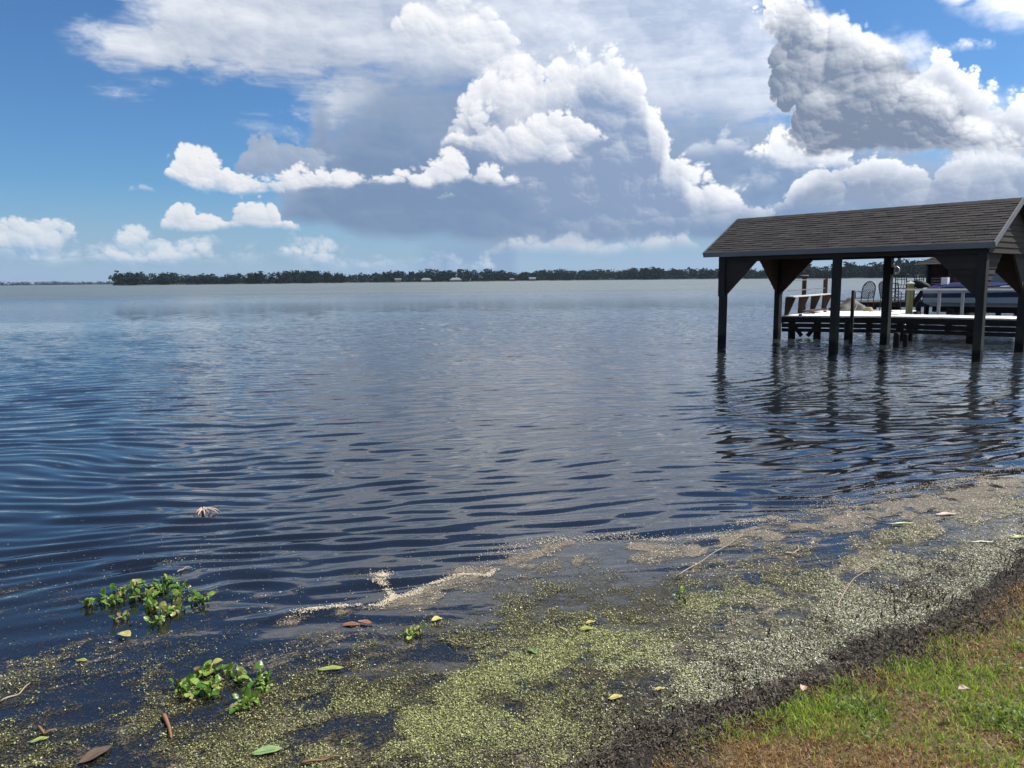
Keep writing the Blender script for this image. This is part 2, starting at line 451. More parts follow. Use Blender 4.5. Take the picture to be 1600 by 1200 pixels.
class MB:
    """collects boxes, tubes and sheets, then links them as one mesh object"""
    def __init__(self): self.v, self.f = [], []
    def add(self, v, f):
        n = len(self.v); self.v += [tuple(p) for p in v]; self.f += [tuple(i + n for i in q) for q in f]
        return self
    def box(self, a, b):
        (x0, y0, z0), (x1, y1, z1) = a, b
        return self.add([(x0, y0, z0), (x1, y0, z0), (x1, y1, z0), (x0, y1, z0), (x0, y0, z1), (x1, y0, z1), (x1, y1, z1), (x0, y1, z1)],
                        [(0, 3, 2, 1), (4, 5, 6, 7), (0, 1, 5, 4), (1, 2, 6, 5), (2, 3, 7, 6), (3, 0, 4, 7)])
    def bar(self, p, q, w, h, up=(0, 0, 1)):
        """rectangular bar from p to q, w wide and h high"""
        p, q = Vector(p), Vector(q)
        d = (q - p).normalized(); u = Vector(up)
        s = d.cross(u)
        if s.length < 1e-4: s = d.cross(Vector((0, 1, 0)))
        s.normalize(); t = s.cross(d)
        c = [(-w / 2, -h / 2), (w / 2, -h / 2), (w / 2, h / 2), (-w / 2, h / 2)]
        return self.add([p + s * a + t * b for a, b in c] + [q + s * a + t * b for a, b in c],
                        [(3, 2, 1, 0), (4, 5, 6, 7), (0, 1, 5, 4), (1, 2, 6, 5), (2, 3, 7, 6), (3, 0, 4, 7)])
    def tube(self, pts, r, n=8, cap=True):
        pts = [Vector(p) for p in pts]
        rs = r if isinstance(r, (list, tuple)) else [r] * len(pts)
        rings, prev = [], None
        for i, p in enumerate(pts):
            d = (pts[min(i + 1, len(pts) - 1)] - pts[max(i - 1, 0)]).normalized()
            if prev is None:
                s = d.cross(Vector((0, 0, 1)))
                if s.length < 1e-3: s = d.cross(Vector((1, 0, 0)))
            else: s = prev - d * prev.dot(d)
            s.normalize(); prev = s; t = d.cross(s)
            rings.append([p + (s * math.cos(k * 2 * math.pi / n) + t * math.sin(k * 2 * math.pi / n)) * rs[i] for k in range(n)])
        v = [q for rg in rings for q in rg]
        f = [(i * n + k, i * n + (k + 1) % n, (i + 1) * n + (k + 1) % n, (i + 1) * n + k) for i in range(len(pts) - 1) for k in range(n)]
        if cap: f += [tuple(range(n - 1, -1, -1)), tuple((len(pts) - 1) * n + k for k in range(n))]
        return self.add(v, f)
    def prism(self, poly, d):
        """polygon (list of 3d points) pushed along d"""
        d = Vector(d); n = len(poly); a = [Vector(p) for p in poly]
        return self.add(a + [p + d for p in a], [tuple(range(n - 1, -1, -1)), tuple(range(n, 2 * n))] + [(i, (i + 1) % n, n + (i + 1) % n, n + i) for i in range(n)])
    def mesh(self, name, smooth=False):
        me = bpy.data.meshes.new(name); me.from_pydata(self.v, [], self.f)
        bm = bmesh.new(); bm.from_mesh(me); bmesh.ops.recalc_face_normals(bm, faces=bm.faces); bm.to_mesh(me); bm.free()
        if smooth: me.polygons.foreach_set('use_smooth', np.ones(len(me.polygons), bool))
        me.update()
        return me
    def build(self, name, mat, parent=None, smooth=False, **k): return link(name, self.mesh(name, smooth), mat, parent, **k)


def sm(a, b, x):
    t = np.clip((x - a) / (b - a), 0, 1)
    return t * t * (3 - 2 * t)


def vnoise(x, y, seed=0):
    xi, yi = np.floor(x).astype(np.int64), np.floor(y).astype(np.int64)
    fx, fy = x - xi, y - yi
    fx, fy = fx * fx * (3 - 2 * fx), fy * fy * (3 - 2 * fy)
    def h(i, j):
        n = (i * 374761393 + j * 668265263 + seed * 1442695041) & 0xFFFFFFFF
        n = ((n ^ (n >> 13)) * 1274126177) & 0xFFFFFFFF
        return ((n ^ (n >> 16)) & 0xFFFFFF) / float(0xFFFFFF)
    return (h(xi, yi) * (1 - fx) + h(xi + 1, yi) * fx) * (1 - fy) + (h(xi, yi + 1) * (1 - fx) + h(xi + 1, yi + 1) * fx) * fy


def fbm(x, y, sc=1.0, oct=4, seed=0, gain=0.5):
    s, a, t = 0.0, 1.0, 0.0
    for o in range(oct):
        s = s + a * vnoise(x * sc + 17.3 * o, y * sc - 9.1 * o, seed + o); t += a; a *= gain; sc *= 2.07
    return s / t


# ------------------------------------------------------------------ materials
def mat(name, build):
    m = bpy.data.materials.new(name); m.use_nodes = True
    nt = m.node_tree; nt.nodes.clear()
    out = nt.nodes.new('ShaderNodeOutputMaterial')
    p = nt.nodes.new('ShaderNodeBsdfPrincipled')
    nt.links.new(p.outputs[0], out.inputs[0])
    build(nt, p, out)
    return m


def pos(nt, kind='Object'):
    if kind == 'World':
        return nt.nodes.new('ShaderNodeNewGeometry').outputs['Position']
    return nt.nodes.new('ShaderNodeTexCoord').outputs[kind]


def scaled(nt, v, s):
    n = nt.nodes.new('ShaderNodeVectorMath'); n.operation = 'MULTIPLY'
    nt.links.new(v, n.inputs[0]); n.inputs[1].default_value = s
    return n.outputs[0]


def bump(nt, p, h, strength, dist):
    b = nt.nodes.new('ShaderNodeBump'); b.inputs['Strength'].default_value, b.inputs['Distance'].default_value = strength, dist
    nt.links.new(h.s if isinstance(h, X) else h, b.inputs['Height']); nt.links.new(b.outputs[0], p.inputs['Normal'])
    return b


def rnd(nt):
    a = X(nt, nt.nodes.new('ShaderNodeObjectInfo').outputs['Random'])
    b = X(nt, nt.nodes.new('ShaderNodeNewGeometry').outputs['Random Per Island'])
    return (a + b)._m('FRACT')


def wood(name, c1, c2, rough=0.85, grain=(3, 3, 30), var=0.35, wet=False):
    """weathered wood: long grain, stains, a shade of its own for each piece"""
    def b(nt, p, out):
        o = pos(nt)
        g = X(nt, noise(nt, scaled(nt, o, grain), 1.0, 5, 0.6).outputs[0])
        st = X(nt, noise(nt, o, 1.7, 4, 0.6).outputs[0])
        c = mixc(nt, (g * 0.9 + st * 0.5 - 0.2).clamp(), c1, c2)
        if wet:                                  # algae and wet band above the waterline
            sp_ = nt.nodes.new('ShaderNodeSeparateXYZ'); nt.links.new(pos(nt, 'World'), sp_.inputs[0])
            wz = X(nt, sp_.outputs[2]) + (st - 0.5) * 0.35
            c = mixc(nt, wz.sstep(0.75, 0.45) * 0.6, c, (0.035, 0.037, 0.028))
            c = mixc(nt, wz.sstep(0.34, 0.20), c, (0.005, 0.006, 0.005))
        v = (rnd(nt) - 0.5) * var + 1.0
        s = nt.nodes.new('ShaderNodeVectorMath'); s.operation = 'SCALE'
        nt.links.new(c, s.inputs[0]); nt.links.new(v.s, s.inputs['Scale'])
        nt.links.new(s.outputs[0], p.inputs['Base Color'])
        p.inputs['Roughness'].default_value = rough
        p.inputs['Specular IOR Level'].default_value = 0.25
        bump(nt, p, g, 0.5, 0.004)
    return mat(name, b)


def plain(name, c, rough=0.6, metal=0.0, var=0.15, sc=4.0, bmp=0.0, spec=0.5):
    def b(nt, p, out):
        n = X(nt, noise(nt, pos(nt), sc, 4, 0.6).outputs[0])
        k = (n - 0.5) * (2 * var) + 1.0
        s = nt.nodes.new('ShaderNodeVectorMath'); s.operation = 'SCALE'
        s.inputs[0].default_value = c; nt.links.new(k.s, s.inputs['Scale'])
        nt.links.new(s.outputs[0], p.inputs['Base Color'])
        p.inputs['Roughness'].default_value, p.inputs['Metallic'].default_value = rough, metal
        p.inputs['Specular IOR Level'].default_value = spec
        if bmp: bump(nt, p, n, bmp, 0.01)
    return mat(name, b)


def attr_mat(name, rough=0.7, trans=0.0, spec=0.3):
    """colour stored per face or point of the mesh"""
    def b(nt, p, out):
        a = nt.nodes.new('ShaderNodeAttribute'); a.attribute_name = 'tone'
        nt.links.new(a.outputs['Color'], p.inputs['Base Color'])
        p.inputs['Roughness'].default_value = rough
        p.inputs['Specular IOR Level'].default_value = spec
        if trans:
            t = nt.nodes.new('ShaderNodeBsdfTranslucent'); nt.links.new(a.outputs['Color'], t.inputs[0])
            m = nt.nodes.new('ShaderNodeMixShader'); m.inputs[0].default_value = trans
            nt.links.new(p.outputs[0], m.inputs[1]); nt.links.new(t.outputs[0], m.inputs[2]); nt.links.new(m.outputs[0], out.inputs[0])
    return mat(name, b)


def tone(me, cols, domain='FACE'):
    a = me.color_attributes.new('tone', 'FLOAT_COLOR', 'POINT') if domain == 'POINT' else me.attributes.new('tone', 'FLOAT_COLOR', 'FACE')
    c = np.ones((len(cols), 4), np.float32); c[:, :3] = cols
    a.data.foreach_set('color', c.ravel())


M = {}
M['post'] = wood('weathered_post', (0.010, 0.012, 0.013), (0.034, 0.034, 0.033), grain=(14, 14, 1.2), wet=True)
M['board'] = wood('weathered_board', (0.014, 0.012, 0.011), (0.052, 0.044, 0.038), grain=(1.2, 14, 14))
M['brown'] = wood('brown_board', (0.032, 0.020, 0.014), (0.095, 0.058, 0.038), grain=(1.2, 14, 14))
M['trim'] = wood('painted_trim', (0.10, 0.115, 0.125), (0.19, 0.20, 0.21), grain=(1.5, 10, 10), var=0.1)
M['deck'] = wood('sunbleached_deck', (0.55, 0.54, 0.52), (0.78, 0.77, 0.74), grain=(12, 12, 12), var=0.25)
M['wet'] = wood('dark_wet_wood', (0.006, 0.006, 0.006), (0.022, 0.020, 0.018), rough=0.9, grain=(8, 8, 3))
M['green_post'] = wood('treated_post', (0.10, 0.11, 0.05), (0.22, 0.22, 0.10), grain=(14, 14, 1.2))
M['rail'] = wood('pale_rail', (0.34, 0.33, 0.31), (0.52, 0.50, 0.47), grain=(2, 10, 10))
M['iron'] = plain('black_iron', (0.015, 0.015, 0.017), 0.5, 0.3)
M['white'] = plain('white_gelcoat', (0.70, 0.72, 0.74), 0.25, var=0.04)
M['hull'] = plain('shaded_white_gelcoat', (0.26, 0.33, 0.38), 0.35, var=0.05)  # white hull, with the shade on its near side put into the colour
M['navy'] = plain('navy_stripe', (0.012, 0.018, 0.07), 0.25, var=0.1)
M['canvas'] = plain('blue_canvas', (0.008, 0.012, 0.065), 0.9, var=0.25, bmp=0.3, spec=0.08)
M['rubber'] = plain('black_rubber', (0.010, 0.010, 0.011), 0.7, spec=0.2)
M['steel'] = plain('polished_steel', (0.6, 0.62, 0.64), 0.25, 1.0)
M['tarp'] = plain('grey_tarp', (0.055, 0.052, 0.05), 0.7, var=0.4, bmp=0.4)
M['rope'] = plain('tan_rope', (0.42, 0.33, 0.22), 0.9, var=0.3, sc=40)
M['red'] = wood('red_board', (0.085, 0.020, 0.018), (0.15, 0.042, 0.036), grain=(1.5, 12, 12))
M['teal'] = wood('bluegrey_board', (0.10, 0.15, 0.17), (0.18, 0.24, 0.26), grain=(1.5, 12, 12))
M['housewall'] = plain('pale_house_wall', (0.20, 0.20, 0.195), 0.8)
M['houseroof'] = plain('pale_metal_roof', (0.19, 0.19, 0.185), 0.5)
M['darkroof'] = plain('brown_house_roof', (0.16, 0.13, 0.12), 0.8)
M['glass'] = plain('dark_window_pane', (0.02, 0.025, 0.03), 0.1)


def shingle_mat(nt, p, out):
    n = X(nt, noise(nt, pos(nt, 'World'), 60, 3, 0.7).outputs[0])
    st = X(nt, noise(nt, pos(nt, 'World'), 0.9, 4, 0.65).outputs[0])
    r = rnd(nt)
    c = mixc(nt, (r * 0.7 + n * 0.5 - 0.1).clamp(), (0.026, 0.025, 0.025), (0.064, 0.058, 0.056))
    c = mixc(nt, st.sstep(0.52, 0.70) * 0.7, c, (0.05, 0.046, 0.044))
    nt.links.new(c, p.inputs['Base Color'])
    p.inputs['Roughness'].default_value = 0.95
    p.inputs['Specular IOR Level'].default_value = 0.15
    bump(nt, p, n, 0.6, 0.004)


M['shingle'] = mat('asphalt_shingle', shingle_mat)

# ------------------------------------------------------------------ shore line, ground
SHORE = np.array([(-400, -60), (-60, -8), (-14, -1.2), (-6, 0.5), (-2, 1.55), (-0.4, 2.2), (0.42, 2.72), (1.02, 3.16), (1.5, 3.36), (2.1, 3.76), (3.0, 4.42), (4.3, 5.4), (6.4, 6.9), (10, 8.9), (18, 11.2), (40, 14), (120, 30), (400, 60)])


def shore_d(x, y):
    """distance to the waterline, positive on land"""
    x, y = np.asarray(x, float), np.asarray(y, float)
    best = np.full(x.shape, 1e9); sgn = np.ones(x.shape)
    for (x0, y0), (x1, y1) in zip(SHORE[:-1], SHORE[1:]):
        ex, ey = x1 - x0, y1 - y0
        t = np.clip(((x - x0) * ex + (y - y0) * ey) / (ex * ex + ey * ey), 0, 1)
        d = np.hypot(x - x0 - t * ex, y - y0 - t * ey)
        s = (x - x0) * ey - (y - y0) * ex
        u = d < best
        best = np.where(u, d, best); sgn = np.where(u, np.sign(s), sgn)
    return best * sgn


def ground_z(x, y):
    d = shore_d(x, y)
    wob = (fbm(x, y, 2.2, 3, 11) - 0.5) * 0.35
    e = d + wob * sm(3, 0, np.abs(d)) * 0.6
    land = 0.03 + 0.12 * sm(-0.02, 0.8, e) + 0.02 * np.clip(e, 0, 8) + (fbm(x, y, 5, 4, 3) - 0.5) * 0.035
    muck = -0.016 + 0.046 * sm(-0.32, 0.0, e) + (fbm(x, y, 9, 4, 5) - 0.5) * 0.04
    bed = -0.016 + (e + 0.32) * 0.12
    z = np.where(e > 0, land, np.where(e > -0.32, muck, np.maximum(bed, -1.3)))
    return z


def axis(lo, hi, step, far, n=26):
    g = np.geomspace(step * 2, far, n)
    return np.concatenate([(lo - g)[::-1], np.arange(lo, hi + step / 2, step), hi + g])


gx, gy = axis(-1.2, 6.0, 0.03, 9000), axis(1.6, 7.4, 0.03, 9000)
GX, GY = np.meshgrid(gx, gy)
GZ = ground_z(GX, GY)
ny, nx = GX.shape
ii = (np.arange(ny - 1)[:, None] * nx + np.arange(nx - 1)[None, :]).ravel()
gme = npmesh('ground', np.stack([GX, GY, GZ], -1).reshape(-1, 3), quads=np.stack([ii, ii + 1, ii + nx + 1, ii + nx], 1), smooth=True)


def ground_mat(nt, p, out):
    w = pos(nt, 'World')
    s = nt.nodes.new('ShaderNodeSeparateXYZ'); nt.links.new(w, s.inputs[0])
    z = X(nt, s.outputs[2])
    n = X(nt, noise(nt, w, 14, 6, 0.7).outputs[0]); n2 = X(nt, noise(nt, w, 70, 4, 0.7).outputs[0])
    mud = mixc(nt, n2.sstep(0.35, 0.75), (0.014, 0.012, 0.009), (0.055, 0.045, 0.034))
    soil = mixc(nt, (n * 0.6 + n2 * 0.5).sstep(0.35, 0.75), (0.06, 0.045, 0.025), (0.19, 0.14, 0.075))
    k = (z + (n - 0.5) * 0.06).sstep(0.035, 0.075)
    nt.links.new(mixc(nt, k, mud, soil), p.inputs['Base Color'])
    p.inputs['Roughness'].default_value = 0.9
    p.inputs['Specular IOR Level'].default_value = 0.2
    bump(nt, p, n2 + n, 0.8, 0.02)


M['ground'] = mat('bank_soil', ground_mat)
tag(link('ground', gme, M['ground']), 'grassy lake bank running down into black mud', 'ground', kind='structure')

# ------------------------------------------------------------------ the lake
MAT_EDGE = np.array([(-9, 3.6), (-4.5, 4.5), (-3.2, 4.45), (-2.2, 4.75), (-1.33, 4.32), (-0.84, 4.45), (-0.15, 5.1), (0.35, 5.3), (1.37, 5.4), (1.9, 5.85), (3.01, 6.45), (4.92, 7.3), (8, 9.3), (14, 11.4), (30, 14)])


def mat_in(x, y):
    """how far inside the floating mat (0 at its lake edge, growing towards the shore)"""
    return np.interp(x, MAT_EDGE[:, 0], MAT_EDGE[:, 1]) + (fbm(x, y, 1.3, 4, 21) - 0.5) * 0.7 + (fbm(x, y, 4.5, 3, 22) - 0.5) * 0.25 - y


WAVES = []
for i in range(60):
    lam = math.exp(random.uniform(math.log(0.16), math.log(0.58)))
    th = math.radians(-80) + random.gauss(0, 0.17)
    k = 2 * math.pi / lam
    WAVES.append((k * math.cos(th), k * math.sin(th), 0.00108 * (lam / 0.4) ** 1.05, random.uniform(0, 6.283), lam))


def water_z(x, y, cell=0.0):
    px, py = x + (fbm(x, y, 0.25, 2, 31) - 0.5) * 1.6, y + (fbm(x, y, 0.3, 2, 32) - 0.5) * 1.6
    z = np.zeros_like(x)
    for kx, ky, a, ph, lam in WAVES:
        w = a * (1.0 if np.isscalar(cell) else sm(5.0, 2.6, cell * 2.6 / lam * 2.6))
        z += w * np.sin(kx * px + ky * py + ph)
    z *= 0.65 + 0.9 * fbm(x, y, 0.22, 3, 33)
    m = mat_in(x, y)
    return z * (1 - 0.80 * sm(-0.5, 0.6, m)) * sm(0.2, 1.4, -shore_d(x, y))


an = np.radians(np.concatenate([np.linspace(-75, -40, 60)[:-1], np.linspace(-40, 40, 460), np.linspace(40, 75, 60)[1:]]))
rr = np.concatenate([np.geomspace(1.9, 70, 820), np.geomspace(76, 9000, 40)])
AN, RR = np.meshgrid(an, rr)
WX, WY = np.sin(AN) * RR, np.cos(AN) * RR
cell = np.maximum(RR * 0.0044, RR * math.radians(80 / 460))
WZ = np.where(RR < 60, water_z(WX, WY, cell), 0.0) * sm(60, 34, RR)
ny, nx = AN.shape
ii = (np.arange(ny - 1)[:, None] * nx + np.arange(nx - 1)[None, :]).ravel()
wme = npmesh('lake', np.stack([WX, WY, WZ], -1).reshape(-1, 3), quads=np.stack([ii, ii + nx, ii + nx + 1, ii + 1], 1)[:, ::-1], smooth=True)


def water_mat(nt, p, out):
    w = pos(nt, 'World')
    s = nt.nodes.new('ShaderNodeSeparateXYZ'); nt.links.new(w, s.inputs[0])
    x, y = X(nt, s.outputs[0]), X(nt, s.outputs[1])
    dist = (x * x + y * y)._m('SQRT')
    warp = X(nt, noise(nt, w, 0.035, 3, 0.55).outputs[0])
    # near the shore the water is clear and tea-dark; the open lake is stirred up and carries olive sediment; its nearer part is sheen put into the colour
    silt_sheen = ((dist + (warp - 0.5) * 24.0 * dist.sstep(8.0, 40.0) - 7.0) / 75.0).clamp()
    c = mixc(nt, silt_sheen, (0.008, 0.009, 0.011), mixc(nt, dist.sstep(50.0, 180.0), (0.070, 0.092, 0.100), (0.090, 0.110, 0.104)))
    stk = X(nt, noise(nt, scaled(nt, w, (0.010, 0.045, 1.0)), 1.0, 5, 0.6).outputs[0])     # wind streaks on the open lake
    gs = nt.nodes.new('ShaderNodeVectorMath'); gs.operation = 'SCALE'
    nt.links.new(c, gs.inputs[0]); nt.links.new(((stk - 0.5) * 1.5 * dist.sstep(25.0, 80.0) + 1.0).s, gs.inputs['Scale'])
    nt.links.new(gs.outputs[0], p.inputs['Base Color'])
    p.inputs['IOR'].default_value = 1.75
    nt.links.new((dist.sstep(28.0, 170.0) * (stk * 0.36 + 0.18) + 0.03).s, p.inputs['Roughness'])
    v1 = scaled(nt, w, (2.3, 5.2, 1.0)); v2 = scaled(nt, w, (5.0, 13.0, 1.0))
    r1 = X(nt, noise(nt, v1, 1.0, 3, 0.55, dist=0.6).outputs[0])
    r2 = X(nt, noise(nt, v2, 1.0, 2, 0.5, dist=0.4).outputs[0])
    r1 = r1.sstep(0.46, 0.80) * 0.7 + r1 * 0.3        # single wavelets on a calmer sheet
    chop = dist.sstep(8.0, 42.0)
    # slicks: calm streaks on the open water
    sl = X(nt, noise(nt, scaled(nt, w, (0.012, 0.05, 1.0)), 1.0, 3, 0.5, dist=0.8).outputs[0]).sstep(0.60, 0.68) * dist.sstep(18.0, 35.0)
    calm = ((((x + 21.0) / 11.0) * ((x + 21.0) / 11.0) + ((y - 35.0) / 4.5) * ((y - 35.0) / 4.5)) + (warp - 0.5) * 2.5).sstep(1.3, 0.4)
    sl = sl.max(calm)
    h = (r1 * (chop * 0.046 + 0.0010) + r2 * (chop * 0.011 + 0.0008)) * (1.0 - sl * 0.75)
    b = bump(nt, p, h, 1.0, 1.0)


M['water'] = mat('lake_water', water_mat)
tag(link('lake', wme, M['water']), 'dark rippled lake reaching to the far shore', 'lake', kind='structure')

# ------------------------------------------------------------------ far shores
def leaf_crowns(trees, per=100):
    """many trees as leaf-clump faces: trees = array of x, y, ground z, height, width"""
    n = len(trees)
    t = np.repeat(trees, per, axis=0)
    m = len(t)
    lobes = rng.normal(size=(n, 6, 3)) * np.array([0.28, 0.28, 0.24])
    lo = lobes[np.repeat(np.arange(n), per), rng.integers(0, 6, m)]
    q = lo + rng.normal(size=(m, 3)) * np.array([0.12, 0.12, 0.10])
    c = np.stack([t[:, 0] + q[:, 0] * t[:, 4], t[:, 1] + q[:, 1] * t[:, 4], t[:, 2] + t[:, 3] * np.clip(0.55 + q[:, 2] * 0.85, 0.05, 1.0)], 1)
    sz = t[:, 4] * rng.uniform(0.05, 0.10, m)
    a = rng.normal(size=(m, 3)); a /= np.linalg.norm(a, axis=1, keepdims=True)
    b = np.cross(a, rng.normal(size=(m, 3))); b /= np.linalg.norm(b, axis=1, keepdims=True)
    a *= sz[:, None]; b *= sz[:, None] * 0.8
    v = np.stack([c - a - b, c + a - b * 0.6, c + a * 0.8 + b, c - a * 0.7 + b], 1).reshape(-1, 3)
    f = np.arange(4 * m).reshape(-1, 4)
    shade = np.repeat(rng.uniform(0.6, 1.35, n), per) * rng.uniform(0.75, 1.25, m)
    return v, f, shade


def woods(name, label, path, depth, count, hmin, hmax, base=0.8, seed=0, per=100):
    """a far wood: crowns and under-storey spread along a shore path, plus the land it stands on"""
    P = np.array(path, float)
    seg = np.r_[0, np.cumsum(np.hypot(*np.diff(P, axis=0).T))]
    s = np.sort(rng.uniform(0, seg[-1], count)); back = rng.uniform(0, 1, count) ** 1.3 * depth
    x = np.interp(s, seg, P[:, 0]); y = np.interp(s, seg, P[:, 1])
    r = np.hypot(x, y)
    x, y = x * (1 + back / r), y * (1 + back / r)
    grp = fbm(s / 60.0 + seed, s * 0, 1.0, 4, 50 + seed)
    h = (hmin + (hmax - hmin) * np.clip(grp * 1.5 - 0.25 + rng.normal(0, 0.16, count), 0, 1.15)) * (0.85 + 0.15 * back / depth)
    tr = np.stack([x, y, np.full(count, base), h, rng.uniform(0.55, 0.95, count) * np.minimum(h, 13)], 1)
    v, f, sh = leaf_crowns(tr, per)
    # under-storey
    k = count * 2
    s2 = rng.uniform(0, seg[-1], k); r2 = np.hypot(np.interp(s2, seg, P[:, 0]), np.interp(s2, seg, P[:, 1]))
    t2 = np.stack([np.interp(s2, seg, P[:, 0]), np.interp(s2, seg, P[:, 1]), np.full(k, base - 0.4), rng.uniform(2.5, 7.0, k), rng.uniform(4, 9, k)], 1)
    t2[:, :2] *= (1 + (rng.uniform(0, depth * 0.5, k) + 6) / r2)[:, None]
    v2, f2, sh2 = leaf_crowns(t2, 32)
    V_, F_ = np.concatenate([v, v2]), np.concatenate([f, f2 + len(v)])
    me = npmesh(name, V_, quads=F_)
    g = np.concatenate([sh, sh2])[:, None]
    tone(me, g * np.array([[0.012, 0.024, 0.021]]))
    tag(link(name, me, M['foliage']), label, 'woods', kind='stuff')
    # land
    ring0 = [Vector((x_, y_, -0.2)) for x_, y_ in path]
    mb = MB()
    def off(p, d, z): k_ = 1 + d / math.hypot(p[0], p[1]); return (p[0] * k_, p[1] * k_, z)
    rows_ = [[off(p, d, z) for p in path] for d, z in ((0, -0.3), (3, base * 0.7), (12, base), (depth + 60, base + 1.0), (depth + 70, -1.5))]
    vs_ = [q for r_ in rows_ for q in r_]; n_ = len(path)
    mb.add(vs_, [(i * n_ + j, i * n_ + j + 1, (i + 1) * n_ + j + 1, (i + 1) * n_ + j) for i in range(len(rows_) - 1) for j in range(n_ - 1)])
    tag(mb.build(name.replace('woods', 'shore'), M['farland'], smooth=True), 'low far bank under the ' + name.replace('_', ' '), 'shore', kind='structure')


def polar(px, dist):
    d = ray(px, 440); k = dist / math.hypot(d.x, d.y)
    return (d.x * k, d.y * k)


M['foliage'] = attr_mat('far_foliage', 0.8, 0.25, 0.1)
M['farland'] = plain('far_bank', (0.05, 0.05, 0.03), 0.9, var=0.4, sc=0.05)
woods('distant_woods', 'low bluish woods far off at the lake end, beyond the wooded point', [polar(x, 2700) for x in range(-500, 420, 60)], 120, 700, 9, 14, seed=1, per=45)
woods('wooded_point_woods', 'dark wooded far shore stretching from the point to the boathouse',
      [polar(176, 930)] + [polar(182 + i * 36, 905 + 90 * (i / 26) + 35 * math.sin(i * 0.7)) for i in range(1, 28)] + [polar(1180, 1000)], 70, 780, 8.5, 15.5, seed=2)
woods('headland_woods', 'nearer tree-covered headland seen through the boathouse', [polar(1150, 830), polar(1210, 800), polar(1280, 740), polar(1360, 680), polar(1440, 640), polar(1540, 600), polar(1700, 560), polar(2100, 520)], 60, 420, 8, 17.5, seed=3)


# houses on the far shore
def far_house(px, dist, w, h, wall, roof, label, hip=False):
    x, y = polar(px, dist)
    e = empty('shore_house', (x, y, 0.6), -math.atan2(x, y), label=label, cat='house', group='houses on the far shore')
    d = w * 0.55
    MB().box((-w / 2, 0, -0.6), (w / 2, d, h)).build('wall', wall, e)
    r, o = MB(), 0.5
    i_ = w * 0.25 if hip else 0.0
    A = [(-w / 2 - o, -o, h), (w / 2 + o, -o, h), (w / 2 + o, d + o, h), (-w / 2 - o, d + o, h), (-w / 2 - o + i_, d / 2, h + d * 0.32), (w / 2 + o - i_, d / 2, h + d * 0.32)]
    r.add(A, [(0, 1, 5, 4), (1, 2, 5), (2, 3, 4, 5), (3, 0, 4), (3, 2, 1, 0)])
    r.build('roof', roof, e)
    k = max(2, int(w // 4))
    for j in range(k):
        cx = -w / 2 + w * (j + 0.5) / k
        wn_ = MB().box((cx - 0.55, -0.06, 0.9), (cx + 0.55, -0.01, 2.1)).build('window', M['white'], e)
        MB().box((cx - 0.45, -0.09, 1.0), (cx + 0.45, -0.065, 2.0)).build('pane', M['glass'], wn_)
    return e


far_house(622, 902, 6.8, 2.9, M['housewall'], M['darkroof'], 'white gabled house, leftmost of the houses on the far shore')
far_house(666, 915, 11.9, 2.2, M['housewall'], M['houseroof'], 'long low house with pale roof beside the white gabled house', True)
far_house(712, 920, 13.6, 1.9, M['housewall'], M['houseroof'], 'widest low pale-roofed house on the far shore', True)
far_house(729, 930, 7.6, 2.0, M['darkroof'], M['houseroof'], 'small pale-roofed shed next to the widest far house')
far_house(800, 935, 6.0, 2.0, M['darkroof'], M['darkroof'], 'small brown-roofed cottage under the far trees', True)
far_house(832, 930, 7.6, 2.4, M['housewall'], M['houseroof'], 'pale-roofed cottage, rightmost of the houses on the far shore')

# ------------------------------------------------------------------ air
hz_mb = MB().box((-4200, -60, -2.5), (4200, 3400, 60))
def haze_mat(nt, p, out):
    nt.nodes.remove(p)
    v = nt.nodes.new('ShaderNodeVolumePrincipled')
    v.inputs['Color'].default_value = (0.62, 0.80, 1.0, 1); v.inputs['Density'].default_value = 0.00005; v.inputs['Anisotropy'].default_value = 0.2
    nt.links.new(v.outputs[0], out.inputs['Volume'])
tag(hz_mb.build('haze', mat('summer_haze', haze_mat)), 'thin summer haze over the lake', 'haze', kind='stuff')

# ------------------------------------------------------------------ boathouse
BC, BTH = (9.272, 20.402), -0.855
HL, HW, PW = 3.277, 1.477, 0.17
ZB, ZE, ZR = 2.37, 2.585, 3.60               # beam underside, eave, ridge
OE0, OE1, OJ = 0.54, 0.244, 0.184
bh = empty('boathouse', (BC[0], BC[1], 0), BTH, label='open boathouse on posts with brown shingle roof, standing in the water', cat='boathouse')
a_, b_ = Vector((math.cos(BTH), math.sin(BTH), 0)), Vector((-math.sin(BTH), math.cos(BTH), 0))


def bl(i, j, z=0.0):
    """boathouse place -> world"""
    return Vector((BC[0], BC[1], 0)) + a_ * i + b_ * j + Vector((0, 0, z))


for i in (-HL, 0, HL):
    for j in (-HW, HW):
        w = PW / 2 * (1.15 if (i == 0 and j > 0) or (i > 0 and j > 0) else 1.0)
        p = MB()
        lean = random.uniform(-0.012, 0.012)
        p.prism([(i - w + lean, j - w, -1.2), (i + w + lean, j - w, -1.2), (i + w + lean, j + w, -1.2), (i - w + lean, j + w, -1.2)], (-lean, 0, ZB + 1.2))
        p.build('post', M['post'], bh)
# beams
for j in (-HW, HW):
    MB().box((-HL - 0.12, j - 0.075, ZB), (HL + 0.12, j + 0.075, ZB + 0.235)).build('beam', M['board'], bh)
for i in (-HL, HL):
    MB().box((i - 0.07, -HW + 0.08, ZB + 0.002), (i + 0.07, HW - 0.08, ZB + 0.20)).build('beam', M['board'], bh)
slope = (ZR - ZE) / (HW + OJ)
# rafters
for k in range(13):
    i = -HL + 0.05 + k * (2 * HL - 0.1) / 12
    for s in (-1, 1):
        MB().bar((i, s * (HW + OJ - 0.03), ZE - 0.075), (i, s * 0.02, ZR - 0.085), 0.045, 0.12).build('rafter', M['board'], bh)
